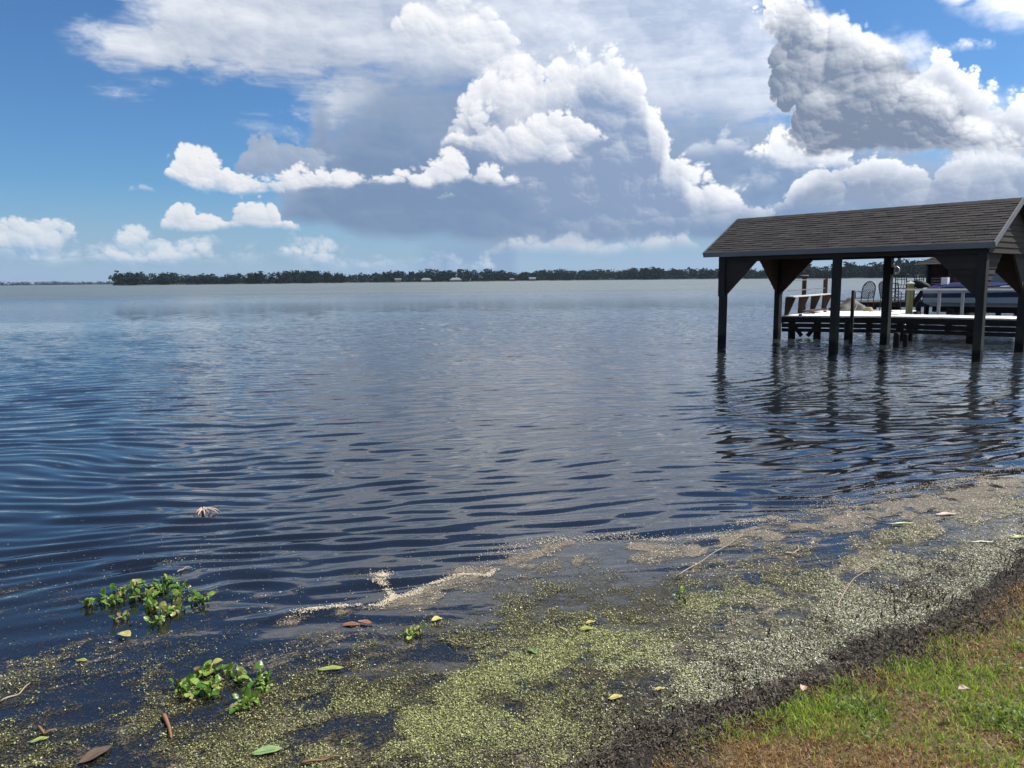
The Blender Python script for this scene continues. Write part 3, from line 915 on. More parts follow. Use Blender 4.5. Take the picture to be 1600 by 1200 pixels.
# roof boards under the shingles
TH = 0.045
nrm = Vector((0, 1, 1 / slope)).normalized()
for s in (-1, 1):
    MB().prism([(-HL - OE0, s * (HW + OJ), ZE), (HL + OE1, s * (HW + OJ), ZE), (HL + OE1, s * 0.004, ZR), (-HL - OE0, s * 0.004, ZR)], (0, 0, -TH)).build('roof_deck', M['board'], bh)
    MB().bar((-HL - OE0 - 0.012, s * (HW + OJ + 0.016), ZE - 0.055), (HL + OE1 + 0.012, s * (HW + OJ + 0.016), ZE - 0.055), 0.03, 0.125).build('fascia', M['trim'], bh)
    for i in (-HL - OE0 - 0.014, HL + OE1 + 0.014):
        MB().bar((i, s * (HW + OJ + 0.03), ZE - 0.045), (i, s * 0.002, ZR - 0.035), 0.026, 0.13).build('rake_board', M['trim'], bh)
# shingles: single tabs, bigger-looking ones as parts of their own
ROWS, TABW = 17, 0.305
SL = math.hypot(HW + OJ, ZR - ZE)
ang = math.atan2(ZR - ZE, HW + OJ)
roof_len = 2 * HL + OE0 + OE1
tabs = []
for r in range(ROWS):
    k = -1
    while True:
        k += 1
        x0 = -HL - OE0 - 0.02 + (k - (r % 2) * 0.5 - 0.17 * (r % 3)) * TABW
        if x0 > HL + OE1 - 0.02: break
        xa, xb = max(x0, -HL - OE0 - 0.02), min(x0 + TABW - 0.008, HL + OE1 + 0.02)
        if xb - xa > 0.05: tabs.append((r, xa, xb))


def tab_geo(mb, r, xa, xb, s, jit):
    e = SL / ROWS
    t0, t1 = r * e - 0.02, (r + 1) * e + 0.03
    def P(x, t, n):
        j, z = (HW + OJ) - t * math.cos(ang), ZE + t * math.sin(ang)
        return (x, s * (j + n * math.sin(ang)), z + n * math.cos(ang))
    lift = 0.016 + jit * 0.007
    t1 = min(t1, SL - 0.001)
    mb.add([P(xa, t0, 0.004), P(xb, t0, 0.004), P(xb, t1, 0.003), P(xa, t1, 0.003), P(xa, t0, lift), P(xb, t0, lift + jit * 0.003), P(xb, t1, 0.006), P(xa, t1, 0.006)],
           [(3, 2, 1, 0), (4, 5, 6, 7), (0, 1, 5, 4), (1, 2, 6, 5), (2, 3, 7, 6), (3, 0, 4, 7)])


roof = empty('shingle_roof', (0, 0, 0)); roof.parent = bh
near = sorted(tabs, key=lambda q: -q[1])[:290]
restm, farm = MB(), MB()
cache = {}
for q in tabs:
    if q in near:
        key = (q[0], round(q[2] - q[1], 3))
        m_ = MB(); tab_geo(m_, q[0], q[1], q[2], -1, random.random()); m_.build('shingle', M['shingle'], roof)
    else: tab_geo(restm, q[0], q[1], q[2], -1, random.random())
    tab_geo(farm, q[0], q[1], q[2], 1, random.random())
tag(restm.build('shingle_rows', M['shingle'], roof), kind='stuff')
tag(farm.build('shingle_rows', M['shingle'], roof), kind='stuff')
cap = MB()
for k in range(24):
    x0 = -HL - OE0 - 0.02 + k * roof_len / 24
    for s in (-1, 1):
        cap.add([(x0, 0, ZR + 0.024), (x0 + roof_len / 24 + 0.03, 0, ZR + 0.018), (x0 + roof_len / 24 + 0.03, s * 0.14, ZR + 0.018 - 0.14 * slope), (x0, s * 0.14, ZR + 0.026 - 0.14 * slope)], [(0, 1, 2, 3)])
cap.build('ridge_cap', M['shingle'], roof)


# lap siding: corner panels and gables, every board a piece
def board_strip(poly, z0, z1):
    """clip a convex polygon in (u, z) to z0..z1"""
    def clip(p, zc, keep_above):
        o = []
        for k in range(len(p)):
            (u0, w0), (u1, w1) = p[k], p[(k + 1) % len(p)]
            in0, in1 = (w0 >= zc) == keep_above or w0 == zc, (w1 >= zc) == keep_above or w1 == zc
            if in0: o.append((u0, w0))
            if in0 != in1:
                t = (zc - w0) / (w1 - w0); o.append((u0 + (u1 - u0) * t, zc))
        return o
    p = clip(poly, z0, True)
    return clip(p, z1, False) if len(p) > 2 else []


def siding(parent, poly, place, out, step=0.13, m='board'):
    """boards over polygon poly in (u, z); place(u, z) -> local point, out = outward unit vector"""
    lo, hi = min(p[1] for p in poly), max(p[1] for p in poly)
    z = lo
    while z < hi - 0.005:
        q = board_strip(poly, z, min(z + step, hi))
        if len(q) > 2:
            mb = MB(); o = Vector(out); n = len(q)
            zt = min(z + step, hi)
            back = [Vector(place(u, w)) for u, w in q]
            front = [p + o * (0.012 + 0.016 * (1 - (w - z) / step)) for p, (u, w) in zip(back, q)]
            mb.add(back + front, [tuple(range(n - 1, -1, -1)), tuple(range(n, 2 * n))] + [(k, (k + 1) % n, n + (k + 1) % n, n + k) for k in range(n)])
            mb.build('siding_board', M[m], parent)
        z += step


KP = 0.98
for si in (-1, 1):
    for sj in (-1, 1):
        # panel along the eave side, then across the end
        zt = ZB - 0.002
        pan = empty('corner_panel', (0, 0, 0)); pan.parent = bh
        u0, u1 = si * (HL - PW / 2), si * (HL - PW / 2 - KP)
        MB().prism([(u0, sj * (HW - 0.02), zt), (u1, sj * (HW - 0.02), zt), (u0, sj * (HW - 0.02), zt - KP)], (0, sj * 0.03, 0)).build('backing', M['brown' if sj > 0 else 'board'], pan)
        siding(pan, [(u0, zt), (u1, zt), (u0, zt - KP)], lambda u, w, sj=sj: (u, sj * (HW + 0.012), w), (0, sj, 0))
        pan = empty('corner_panel', (0, 0, 0)); pan.parent = bh
        v0, v1 = sj * (HW - PW / 2), sj * (HW - PW / 2 - KP)
        MB().prism([(si * (HL - 0.02), v0, zt), (si * (HL - 0.02), v1, zt), (si * (HL - 0.02), v0, zt - KP)], (si * 0.03, 0, 0)).build('backing', M['brown'], pan)
        siding(pan, [(v0, zt), (v1, zt), (v0, zt - KP)], lambda u, w, si=si: (si * (HL + 0.012), u, w), (si, 0, 0))
        # corner boards down to the panel foot
        MB().box((si * HL - (0.02 if si < 0 else -0.0) - 0.09, sj * (HW + 0.088) - 0.012, zt - KP - 0.02), (si * HL + 0.09, sj * (HW + 0.088) + 0.012, ZB + 0.2)).build('corner_board', M['post'], bh)
for si in (-1, 1):
    g_ = empty('gable', (0, 0, 0)); g_.parent = bh
    y1 = HW + 0.09
    zb = ZB + 0.0
    zs = ZE + slope * (HW + OJ - y1) - 0.07
    tri = [(-y1, zb), (y1, zb), (y1, zs), (0, ZR - 0.10), (-y1, zs)]
    MB().prism([(si * (HL + 0.075), u, w) for u, w in tri], (si * 0.02, 0, 0)).build('backing', M['board'], g_)
    siding(g_, tri, lambda u, w, si=si: (si * (HL + 0.097), u, w), (si, 0, 0))
# small lamp on the middle back post
lamp = empty('post_lamp', tuple(bl(0.16, HW, 0)), BTH, label='small white lamp bracket on the boathouse middle back post', cat='lamp')
MB().box((-0.06, -0.05, 1.93), (0.0, 0.05, 2.13)).build('bracket', M['rubber'], lamp)
MB().tube([(0.0, 0, 2.12), (0.07, 0, 2.14), (0.12, 0, 2.09), (0.13, 0, 2.02), (0.09, 0, 1.96), (0.02, 0, 1.95)], 0.022, 8).build('arm', M['white'], lamp)

# ------------------------------------------------------------------ dock behind the boathouse
DZ = 0.70
P0, P1 = Vector((8.47, 24.13, 0)), Vector((11.23, 23.08, 0))
PL = Vector((11.40, 27.98, 0))
dock = empty('dock', (P1.x, P1.y, 0), 0, label='low sun-bleached plank dock on dark piles behind the boathouse', cat='dock')
o_ = Vector((P1.x, P1.y, 0))


def dl(p, z=None): q = Vector(p) - o_; return Vector((q.x, q.y, q.z if z is None else z))


wd = Vector((0.772, -0.636, 0)); wn2 = Vector((0.636, 0.772, 0))
WL, WW = 15.0, 1.55
# platform planks run from the near edge to the back, walkway planks across
e0, e1 = P0, P1
back0, back1 = PL, P1 + (PL - P0) * 0.98
n_pl = 20
for k in range(n_pl):
    t0, t1 = k / n_pl, (k + 0.94) / n_pl
    q = [e0.lerp(e1, t0), e0.lerp(e1, t1), back0.lerp(back1, t1), back0.lerp(back1, t0)]
    MB().prism([dl(p, DZ - 0.04) for p in q], (0, 0, 0.038 + random.uniform(0, 0.006))).build('plank', M['deck'], dock)
npk = int(WL / 0.15)
for k in range(npk):
    s0 = 0.02 + k * 0.15
    q = [P1 + wd * s0, P1 + wd * (s0 + 0.142), P1 + wd * (s0 + 0.142) + wn2 * WW, P1 + wd * s0 + wn2 * WW]
    MB().prism([dl(p, DZ - 0.04) for p in q], (0, 0, 0.038 + random.uniform(0, 0.006))).build('plank', M['deck'], dock)
# rim joists, then two lower boards with gaps between
def edge_boards(p, q):
    d = (q - p).normalized(); n = Vector((d.y, -d.x, 0))
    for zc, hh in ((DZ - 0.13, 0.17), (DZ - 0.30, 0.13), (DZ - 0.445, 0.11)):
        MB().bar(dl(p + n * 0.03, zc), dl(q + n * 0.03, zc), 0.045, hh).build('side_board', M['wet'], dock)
edge_boards(P0, P1 - wd * 0.0)
edge_boards(P1, P1 + wd * WL)
MB().bar(dl(P0 + Vector((-0.03, 0.02, 0)), DZ - 0.14), dl(PL + Vector((-0.03, 0, 0)), DZ - 0.14), 0.045, 0.2).build('side_board', M['wet'], dock)
MB().bar(dl(P1 + wn2 * (WW - 0.02), DZ - 0.15), dl(P1 + wn2 * (WW - 0.02) + wd * WL, DZ - 0.15), 0.045, 0.2).build('side_board', M['wet'], dock)
for p in [P0.lerp(P1, 0.10) + Vector((0.1, 0.25, 0)), P0.lerp(P1, 0.36) + Vector((0.1, 0.3, 0)), P0.lerp(P1, 0.66) + Vector((0.1, 0.3, 0)), PL + Vector((0.2, -0.3, 0)), back0.lerp(back1, 0.5), back1] + \
         [P1 + wd * s + wn2 * j for s in (0.35, 2.2, 4.6, 7.0, 9.5, 12.0, 14.5) for j in (0.18, WW - 0.15)]:
    c = dl(p)
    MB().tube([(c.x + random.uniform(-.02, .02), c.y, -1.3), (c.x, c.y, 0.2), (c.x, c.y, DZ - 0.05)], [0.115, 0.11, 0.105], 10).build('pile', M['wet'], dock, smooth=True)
for t in (0.10, 0.36):
    c = P0.lerp(P1, t) + Vector((0.1, 0.25, 0)); d = (P1 - P0).normalized() * (0.3 if t < 0.2 else -0.3)
    MB().bar(dl(c, DZ - 0.25), dl(c + d, 0.05), 0.05, 0.12).build('brace', M['wet'], dock)

# mooring piles in the slip
def pile(px, py, r, top, m, label, cap_=False):
    x, y = at(px, py)
    e = empty('mooring_pile', (x, y, 0), label=label, cat='pile', group='mooring piles by the dock')
    MB().tube([(0, 0, -1.2), (0, 0, 0.3), (0.01, 0, top)], [r * 1.1, r * 1.05, r], 12).build('shaft', M[m], e, smooth=True)
    if cap_: MB().tube([(0.01, 0, top - 0.01), (0.01, 0, top + 0.03), (0.01, 0, top + 0.07)], [r * 1.15, r * 1.15, r * 0.3], 12).build('pile_cap', M['rail'], e)
    return e
mp = pile(1329, 537, 0.05, 1.50, 'post', 'thin grey mooring pile with a black fender between the boathouse posts')
MB().tube([(-0.10, 0, 0.25), (-0.11, 0, 0.32), (-0.11, 0, 0.58), (-0.10, 0, 0.66)], [0.05, 0.085, 0.085, 0.04], 10).build('fender', M['rubber'], mp, smooth=True)
pile(1400, 543, 0.075, 0.40, 'rubber', 'short black mooring pile beside the thick middle boathouse post')
pile(1414, 542, 0.06, 0.36, 'rubber', 'slim black mooring pile just right of the short one')

gx_, gy_ = at(1420, 490, DZ)
gp_ = empty('dock_post', (gx_, gy_, DZ), label='greenish treated post with pale cap standing on the dock', cat='post')
MB().box((-0.075, -0.075, -0.02), (0.075, 0.075, 0.93)).build('shaft', M['green_post'], gp_)
MB().add([(-.09, -.09, .93), (.09, -.09, .93), (.09, .09, .93), (-.09, .09, .93), (-.09, -.09, .96), (.09, -.09, .96), (.09, .09, .96), (-.09, .09, .96), (0, 0, 1.03)],
         [(3, 2, 1, 0), (0, 1, 5, 4), (1, 2, 6, 5), (2, 3, 7, 6), (3, 0, 4, 7), (4, 5, 8), (5, 6, 8), (6, 7, 8), (7, 4, 8)]).build('post_cap', M['rail'], gp_)

# railing with two rails at the platform end, and the bench before it
ra_, rb_ = Vector((*at(1255, 488, DZ), DZ)), Vector((*at(1288, 485, DZ), DZ))
dr = (rb_ - ra_)
rl = empty('dock_railing', tuple(ra_), 0, label='two-post railing with two thin rails at the dock platform end', cat='railing')
for t, h in ((0.0, 1.22), (1.0, 1.22)):
    c = dr * t
    MB().box((c.x - 0.055, c.y - 0.055, -0.02), (c.x + 0.055, c.y + 0.055, h)).build('post', M['brown'], rl)
MB().box((-0.10, -0.10, 1.222), (0.10, 0.10, 1.255)).build('post_cap', M['rail'], rl)
dq = (P0 - ra_); dq.z = 0
for z in (1.10, 0.78):
    MB().bar((dq.x * 0.75, dq.y * 0.75, z - 0.02), (dr.x, dr.y, z + 0.01), 0.03, 0.03).build('rail', M['trim'], rl)
bn = empty('dock_bench', tuple(P0 + Vector((0.12, 0.15, DZ))), 0, label='brown plank bench with leaning back along the dock platform end', cat='bench')
ed = (PL - P0).normalized(); en = Vector((ed.y, -ed.x, 0))
for s in (0.0, 1.35, 2.7, 4.05):
    c = ed * s
    MB().prism([c, c + en * 0.12, c + en * 0.34 + Vector((0, 0, 0.56)), c + en * 0.02 + Vector((0, 0, 0.56))], ed * 0.05).build('back_support', M['brown'], bn)
    MB().box((c.x + en.x * 0.5 - 0.04, c.y + en.y * 0.5 - 0.04, 0), (c.x + en.x * 0.5 + 0.04, c.y + en.y * 0.5 + 0.04, 0.05)).build('leg', M['brown'], bn)
MB().bar(ed * -0.12 + en * 0.2 + Vector((0, 0, 0.58)), ed * 4.4 + en * 0.2 + Vector((0, 0, 0.58)), 0.22, 0.035).build('top_rail', M['rail'], bn)
for k in range(2):
    MB().bar(ed * 1.3 + en * (0.2 + k * 0.17) + Vector((0, 0, 0.085)), ed * 3.0 + en * (0.2 + k * 0.17) + Vector((0, 0, 0.085)), 0.15, 0.035).build('seat_plank', M['brown'], bn)


# lattice-back metal chairs
def patio_chair(loc, rz, label, s=1.0):
    e = empty('patio_chair', loc, rz, label=label, cat='chair', group='black metal lattice patio chairs')
    e.scale = (s, s, s)
    W2 = 0.22
    for x in (-W2, W2):
        MB().tube([(x, -0.24, 0), (x, -0.22, 0.22), (x, -0.22, 0.42)], 0.014, 6).build('leg', M['iron'], e)
        MB().tube([(x, 0.26, 0), (x, 0.22, 0.42)], 0.014, 6).build('leg', M['iron'], e)
        MB().tube([(x, 0.22, 0.62), (x * 1.12, 0.0, 0.66), (x * 1.12, -0.2, 0.63), (x, -0.23, 0.42)], 0.015, 6).build('armrest', M['iron'], e)
    st = MB().tube([(-W2, -0.23, 0.42), (W2, -0.23, 0.42), (W2, 0.22, 0.42), (-W2, 0.22, 0.42), (-W2, -0.23, 0.42)], 0.014, 6)
    seat = st.build('seat', M['iron'], e)
    sl_ = MB()
    for k in range(9):
        t = -W2 + 0.05 * (k + 0.8); sl_.bar((t, -0.22, 0.425), (t, 0.21, 0.425), 0.014, 0.006)
    sl_.build('seat_slats', M['iron'], seat)
    lean = 0.30
    def bp(u, h): return (u, 0.22 + lean * h, 0.42 + h)
    arch = [bp(-W2, 0)] + [bp(-W2 * 1.02, 0.30)] + [bp(-W2 * math.cos(t) , 0.34 + 0.24 * math.sin(t)) for t in np.linspace(0.15, math.pi - 0.15, 9)] + [bp(W2 * 1.02, 0.30), bp(W2, 0)]
    bk = MB().tube(arch, 0.021, 6).build('back_frame', M['iron'], e)
    for k in range(-4, 8):
        for sg in (-1, 1):
            pts = []
            for t in np.linspace(0, 0.56, 29):
                u = sg * (-W2 + 0.075 * k + t * 0.8)
                top = 0.34 + 0.24 * math.sqrt(max(0, 1 - (u / W2) ** 2)) - 0.01
                if abs(u) <= W2 - 0.005 and t <= top: pts.append((u, t))
            if len(pts) > 2:
                MB().bar(bp(*pts[0]), bp(*pts[-1]), 0.012, 0.026, up=(0, 1, 0)).build('lattice_bar', M['iron'], bk)
    return e


def on_deck(px, py, z=DZ): x, y = at(px, py, z); return (x, y, z)


patio_chair(on_deck(1350, 484.3), math.radians(-48), 'black lattice-back metal chair in the open between two boathouse posts')
patio_chair(on_deck(1391, 485), math.radians(22), 'black lattice-back metal chair half hidden by the middle back post')

# covered heap and coil of rope beside the chair
cx_, cy_ = at(1322, 485.2, DZ)
th_ = empty('tarp_heap', (cx_, cy_, DZ), 0, label='grey tarpaulin thrown over a low heap on the dock beside the chair', cat='tarp')
n_u, n_v = 26, 18
vsx = []
for i in range(n_u):
    for j in range(n_v):
        u, v = i / (n_u - 1) * 2 - 1, j / (n_v - 1) * 2 - 1
        hgt = 0.44 * max(0, 1 - abs(u * 0.95 - 0.25) ** 1.15) * max(0, 1 - abs(v) ** 2.2) + 0.03 * math.sin(7 * u + 3 * v) * (1 - v * v) + 0.02 * math.sin(13 * v - 5 * u)
        vsx.append((u * 0.62, v * 0.42 + 0.04 * math.sin(5 * u), max(0.006, hgt)))
MB().add(vsx, [(i * n_v + j, (i + 1) * n_v + j, (i + 1) * n_v + j + 1, i * n_v + j + 1) for i in range(n_u - 1) for j in range(n_v - 1)]).build('cover', M['tarp'], th_, smooth=True)
MB().box((-0.5, -0.3, 0.0), (0.45, 0.3, 0.10)).build('base_box', M['rubber'], th_)
MB().tube([(0.1, -0.44, 0.02), (0.25, -0.3, 0.22), (0.32, 0.0, 0.36), (0.3, 0.35, 0.16)], 0.012, 6).build('tie_cord', M['rope'], th_)
hx, hy = at(1357, 486.5, DZ)
coil = []
for k in range(70):
    t = k / 70 * 5 * 2 * math.pi; r = 0.15 - 0.012 * (k // 14) + 0.01 * math.sin(3 * t)
    coil.append((r * math.cos(t), r * math.sin(t), 0.02 + 0.026 * (k // 14) + 0.006 * math.sin(2 * t)))
rc = empty('rope_coil', (hx, hy, DZ), 0, label='tan rope coil with loose end lying on the dock by the chair', cat='rope')
MB().tube(coil, 0.015, 6).build('coil', M['rope'], rc, smooth=True)
MB().tube([(0.14, 0, 0.02), (0.3, -0.2, 0.015), (0.5, -0.5, 0.015), (0.42, -0.9, 0.015)], 0.013, 6).build('loose_end', M['rope'], rc, smooth=True)

# ------------------------------------------------------------------ boat on its lift
bx0, by0 = 15.35, 28.2
boat = empty('motor_boat', (bx0, by0, 0.78), math.atan2(-0.70, 0.71), label='white motor boat with navy stripe and blue canvas cover, on a lift', cat='boat')
BLN, BB = 6.6, 1.12
ST = [0, 0.12, 0.3, 0.5, 0.68, 0.82, 0.92, 0.98, 1.0]
def hull_ring(t):
    w = BB * (1.0 - max(0, (t - 0.45) / 0.55) ** 2.3 * 0.97)
    kz = 0.0 + 0.42 * max(0, (t - 0.6) / 0.4) ** 2
    sz_ = 0.66 + 0.30 * t ** 1.6
    x = BLN * t
    return [(x, 0.0, kz), (x, -w * 0.72, kz + 0.13), (x, -w * 0.86, kz + 0.16), (x, -w * 0.91, kz + (sz_ - kz) * 0.50), (x, -w * 0.95, kz + (sz_ - kz) * 0.74), (x, -w, sz_), (x, -w * 0.9, sz_ + 0.02), (x, -w * 0.8, sz_ + 0.015)]
def strip(i0, i1):
    mb = MB()
    for sg in (1, -1):
        vs_, fs_ = [], []
        for t in ST:
            for p in hull_ring(t)[i0:i1 + 1]: vs_.append((p[0], p[1] * sg, p[2]))
        k = i1 - i0 + 1
        for a in range(len(ST) - 1):
            for c in range(k - 1): fs_.append((a * k + c, (a + 1) * k + c, (a + 1) * k + c + 1, a * k + c + 1))
        mb.add(vs_, fs_)
    return mb
hull = strip(0, 3).build('hull', M['hull'], boat, smooth=False)
strip(3, 4).build('stripe', M['navy'], hull)
strip(4, 6).build('topsides', M['hull'], hull)
strip(6, 7).build('gunwale', M['white'], hull)
r0 = hull_ring(0)
MB().add([(p[0], p[1], p[2]) for p in r0[:7]] + [(p[0], -p[1], p[2]) for p in r0[1:7]][::-1], [tuple(range(13))]).build('transom', M['white'], boat)
# canvas covers: aft cockpit and midships hump
def canvas(x0, x1, h, name='canvas_cover'):
    vs_, fs_ = [], []
    nx_, ny_ = 14, 12
    for i in range(nx_):
        t = x0 + (x1 - x0) * i / (nx_ - 1)
        r = hull_ring(t)[5]
        for j in range(ny_):
            v = j / (ny_ - 1) * 2 - 1
            bulge = (1 - abs(v) ** 2.4) * h * (0.35 + 0.65 * math.sin(math.pi * min(1, max(0, i / (nx_ - 1))) ** 0.8)) + 0.02 * math.sin(9 * t * 3 + v * 4)
            vs_.append((BLN * t, v * -r[1] * -1.01, r[2] + 0.03 + bulge))
    for i in range(nx_ - 1):
        for j in range(ny_ - 1): fs_.append((i * ny_ + j, (i + 1) * ny_ + j, (i + 1) * ny_ + j + 1, i * ny_ + j + 1))
    MB().add(vs_, fs_).build(name, M['canvas'], boat, smooth=True)
canvas(0.02, 0.36, 0.16)
canvas(0.40, 0.66, 0.42)
# windshield and grab rail
MB().tube([(BLN * 0.56, -0.85, 0.98), (BLN * 0.53, -0.8, 1.50), (BLN * 0.53, 0.8, 1.50), (BLN * 0.56, 0.85, 0.98)], 0.018, 8).build('windshield_frame', M['steel'], boat)
MB().add([(BLN * 0.558, -0.83, 1.0), (BLN * 0.558, 0.83, 1.0), (BLN * 0.531, 0.79, 1.49), (BLN * 0.531, -0.79, 1.49)], [(0, 1, 2, 3)]).build('windshield', M['glass'], boat)
for sg in (-1, 1):
    MB().tube([(BLN * t, sg * -hull_ring(t)[5][1] * 0.9, hull_ring(t)[5][2] + h) for t, h in ((0.66, 0.02), (0.68, 0.24), (0.8, 0.27), (0.94, 0.28), (0.99, 0.2))], 0.014, 6).build('bow_rail', M['steel'], boat)
# stern seat and outboard
MB().box((0.42, -0.55, 0.70), (0.62, -0.30, 1.04)).build('stern_seat', M['white'], boat)
ob = empty('outboard_motor', (0, 0, 0)); ob.parent = boat
MB().tube([(-0.08, 0, 0.56), (-0.20, 0, 0.66), (-0.42, 0, 0.78), (-0.60, 0, 0.84), (-0.66, 0, 0.85)], [0.09, 0.15, 0.165, 0.13, 0.06], 10).build('cowl', M['rubber'], ob, smooth=True)
MB().bar((-0.28, 0, 0.6), (-0.62, 0, 0.05), 0.10, 0.16).build('leg', M['rubber'], ob)
MB().box((-0.2, -0.12, 0.35), (0.0, 0.12, 0.62)).build('mount', M['rubber'], ob)
# lift
lf = empty('boat_lift', (bx0, by0, 0), math.atan2(-0.70, 0.71), label='dark wooden boat lift carrying the motor boat', cat='boat lift')
for y in (-0.55, 0.55): MB().bar((0.2, y, 0.70), (6.2, y, 0.70), 0.14, 0.20).build('bunk', M['wet'], lf)
for x in (1.0, 5.0):
    MB().bar((x, -1.45, 0.50), (x, 1.45, 0.50), 0.16, 0.2).build('cross_beam', M['wet'], lf)
    for y in (-1.45, 1.45): MB().tube([(x, y, -1.3), (x, y, 1.0 if y > 0 else 0.75)], 0.11, 10).build('pile', M['wet'], lf)
# pale guard rail between walkway and boat
g0, g1 = P1 + wd * 0.95 + wn2 * (WW + 0.10), P1 + wd * 10 + wn2 * (WW + 0.10)
gr = empty('guard_rail', (g0.x, g0.y, DZ), math.atan2(wd.y, wd.x), label='pale wooden guard rail along the far edge of the dock walkway', cat='railing')
MB().box((-0.9, -0.07, 0.74), (9.0, 0.07, 0.785)).build('top_rail', M['rail'], gr)
for x in (0.12, 0.75, 2.6, 4.6, 6.6, 8.6):
    MB().box((x - 0.04, -0.04, -0.3), (x + 0.04, 0.04, 0.738)).build('rail_post', M['trim'], gr)

# ------------------------------------------------------------------ neighbour's dock, hut and chairs
nx0, ny0 = at(1384, 470, 0.72)
nd = empty('neighbour_dock', (nx0, ny0, 0), -0.08, label='dark neighbouring dock platform on piles beyond the boat', cat='dock')
for k in range(46):
    MB().box((k * 0.2 - 1.2, -0.1, 0.62), (k * 0.2 - 1.2 + 0.19, 3.2, 0.665)).build('plank', M['board'], nd)
MB().box((-1.22, -0.16, 0.42), (8.02, -0.11, 0.66)).build('side_board', M['wet'], nd)
for x in (0.6, 1.55, 3.2, 5.2, 7.6):
    for y in (0.1, 3.0): MB().tube([(x, y, -1.3), (x, y, 0.62)], 0.12, 10).build('pile', M['wet'], nd)
NR = Matrix.Rotation(-0.08, 4, 'Z')
def nloc(x, y, z=0.665): q = NR @ Vector((x, y, 0)); return (nx0 + q.x, ny0 + q.y, z)


def iron_chair(loc, rz, label):
    e = empty('iron_bar_chair', loc, rz, label=label, cat='chair', group='black iron bar chairs on the neighbouring dock')
    for x in (-0.24, 0.24):
        for y in (-0.22, 0.22): MB().tube([(x, y * 1.1, 0), (x, y, 0.62)], 0.024, 6).build('leg', M['iron'], e)
        MB().tube([(x, -0.22, 0.86), (x, 0.22, 0.86)], 0.022, 6).build('armrest', M['iron'], e)
        MB().tube([(x, 0.22, 0.6), (x, 0.27, 1.22)], 0.024, 6).build('back_post', M['iron'], e)
        MB().tube([(x, -0.22, 0.62), (x, -0.22, 0.86)], 0.02, 6).build('arm_post', M['iron'], e)
    MB().box((-0.26, -0.25, 0.60), (0.26, 0.25, 0.645)).build('seat', M['iron'], e)
    MB().tube([(-0.24, 0.27, 1.2), (-0.1, 0.28, 1.25), (0.1, 0.28, 1.25), (0.24, 0.27, 1.2)], 0.024, 6).build('back_rail', M['iron'], e)
    sc_ = MB()
    for x in (-0.12, 0, 0.12): sc_.tube([(x, 0.24, 0.64), (x + 0.04 * (1 if x >= 0 else -1), 0.25, 0.9), (x, 0.27, 1.22)], 0.015, 5)
    sc_.tube([(-0.24, 0.25, 0.78), (0.24, 0.25, 0.78)], 0.016, 5); sc_.tube([(-0.24, 0.265, 1.04), (0.24, 0.265, 1.04)], 0.016, 5)
    sc_.build('scrollwork', M['iron'], e)
    for z in (0.2, 0.34): MB().tube([(-0.24, -0.24, z), (0.24, -0.24, z), (0.24, 0.24, z), (-0.24, 0.24, z), (-0.24, -0.24, z)], 0.014, 5).build('foot_ring', M['iron'], e)
    return e


iron_chair(nloc(0.45, 0.6), 0.5, 'black iron bar chair nearest the boathouse on the neighbouring dock')
iron_chair(nloc(1.15, 1.2), -0.4, 'black iron bar chair in the middle of the three on the neighbouring dock')
iron_chair(nloc(1.85, 0.5), 0.15, 'black iron bar chair next to the hut on the neighbouring dock')
tb = empty('iron_bar_table', nloc(1.5, 0.55), 0.3, label='black iron bar table among the chairs on the neighbouring dock', cat='table')
MB().tube([(0, 0, 0.0), (0, 0, 0.03), (0, 0, 0.04)], [0.24, 0.24, 0.05], 14).build('base', M['iron'], tb)
MB().tube([(0, 0, 0.03), (0, 0, 0.95)], 0.035, 8).build('stem', M['iron'], tb)
MB().tube([(0, 0, 0.94), (0, 0, 0.98)], 0.36, 18).build('top', M['iron'], tb)

hut = empty('dock_hut', nloc(4.55, 1.6, 0), -0.08, label='small hip-roofed hut with red and blue-grey boards on the neighbouring dock', cat='hut')
HX, HY = 1.45, 1.15
for x in (-HX, HX):
    for y in (-HY, HY): MB().box((x - 0.09, y - 0.09, 0.665), (x + 0.09, y + 0.09, 2.42)).build('post', M['board'], hut)
for k in range(13):
    z0 = 0.68 + k * 0.133
    MB().box((-HX + 0.1, -HY - 0.02, z0), (-0.45, -HY + 0.02, z0 + 0.128)).build('wall_board', M['red'], hut)
    MB().box((-0.44, -HY - 0.022, z0), (HX - 0.1, -HY + 0.018, z0 + 0.128)).build('wall_board', M['teal'], hut)
    MB().box((-HX + 0.1, HY - 0.02, z0), (HX - 0.1, HY + 0.02, z0 + 0.128)).build('wall_board', M['red'], hut)
    MB().box((HX - 0.02, -HY + 0.1, z0), (HX + 0.02, HY - 0.1, z0 + 0.128)).build('wall_board', M['red'], hut)
oh = 0.55
hr = MB()
b4 = [(-HX - oh, -HY - oh, 2.42), (HX + oh, -HY - oh, 2.42), (HX + oh, HY + oh, 2.42), (-HX - oh, HY + oh, 2.42)]
ra2, rb2 = (-0.9, 0, 3.12), (0.9, 0, 3.12)
hr.add(b4 + [ra2, rb2], [(0, 1, 5, 4), (1, 2, 5), (2, 3, 4, 5), (3, 0, 4), (3, 2, 1, 0)])
hrf = hr.build('roof', M['board'], hut)
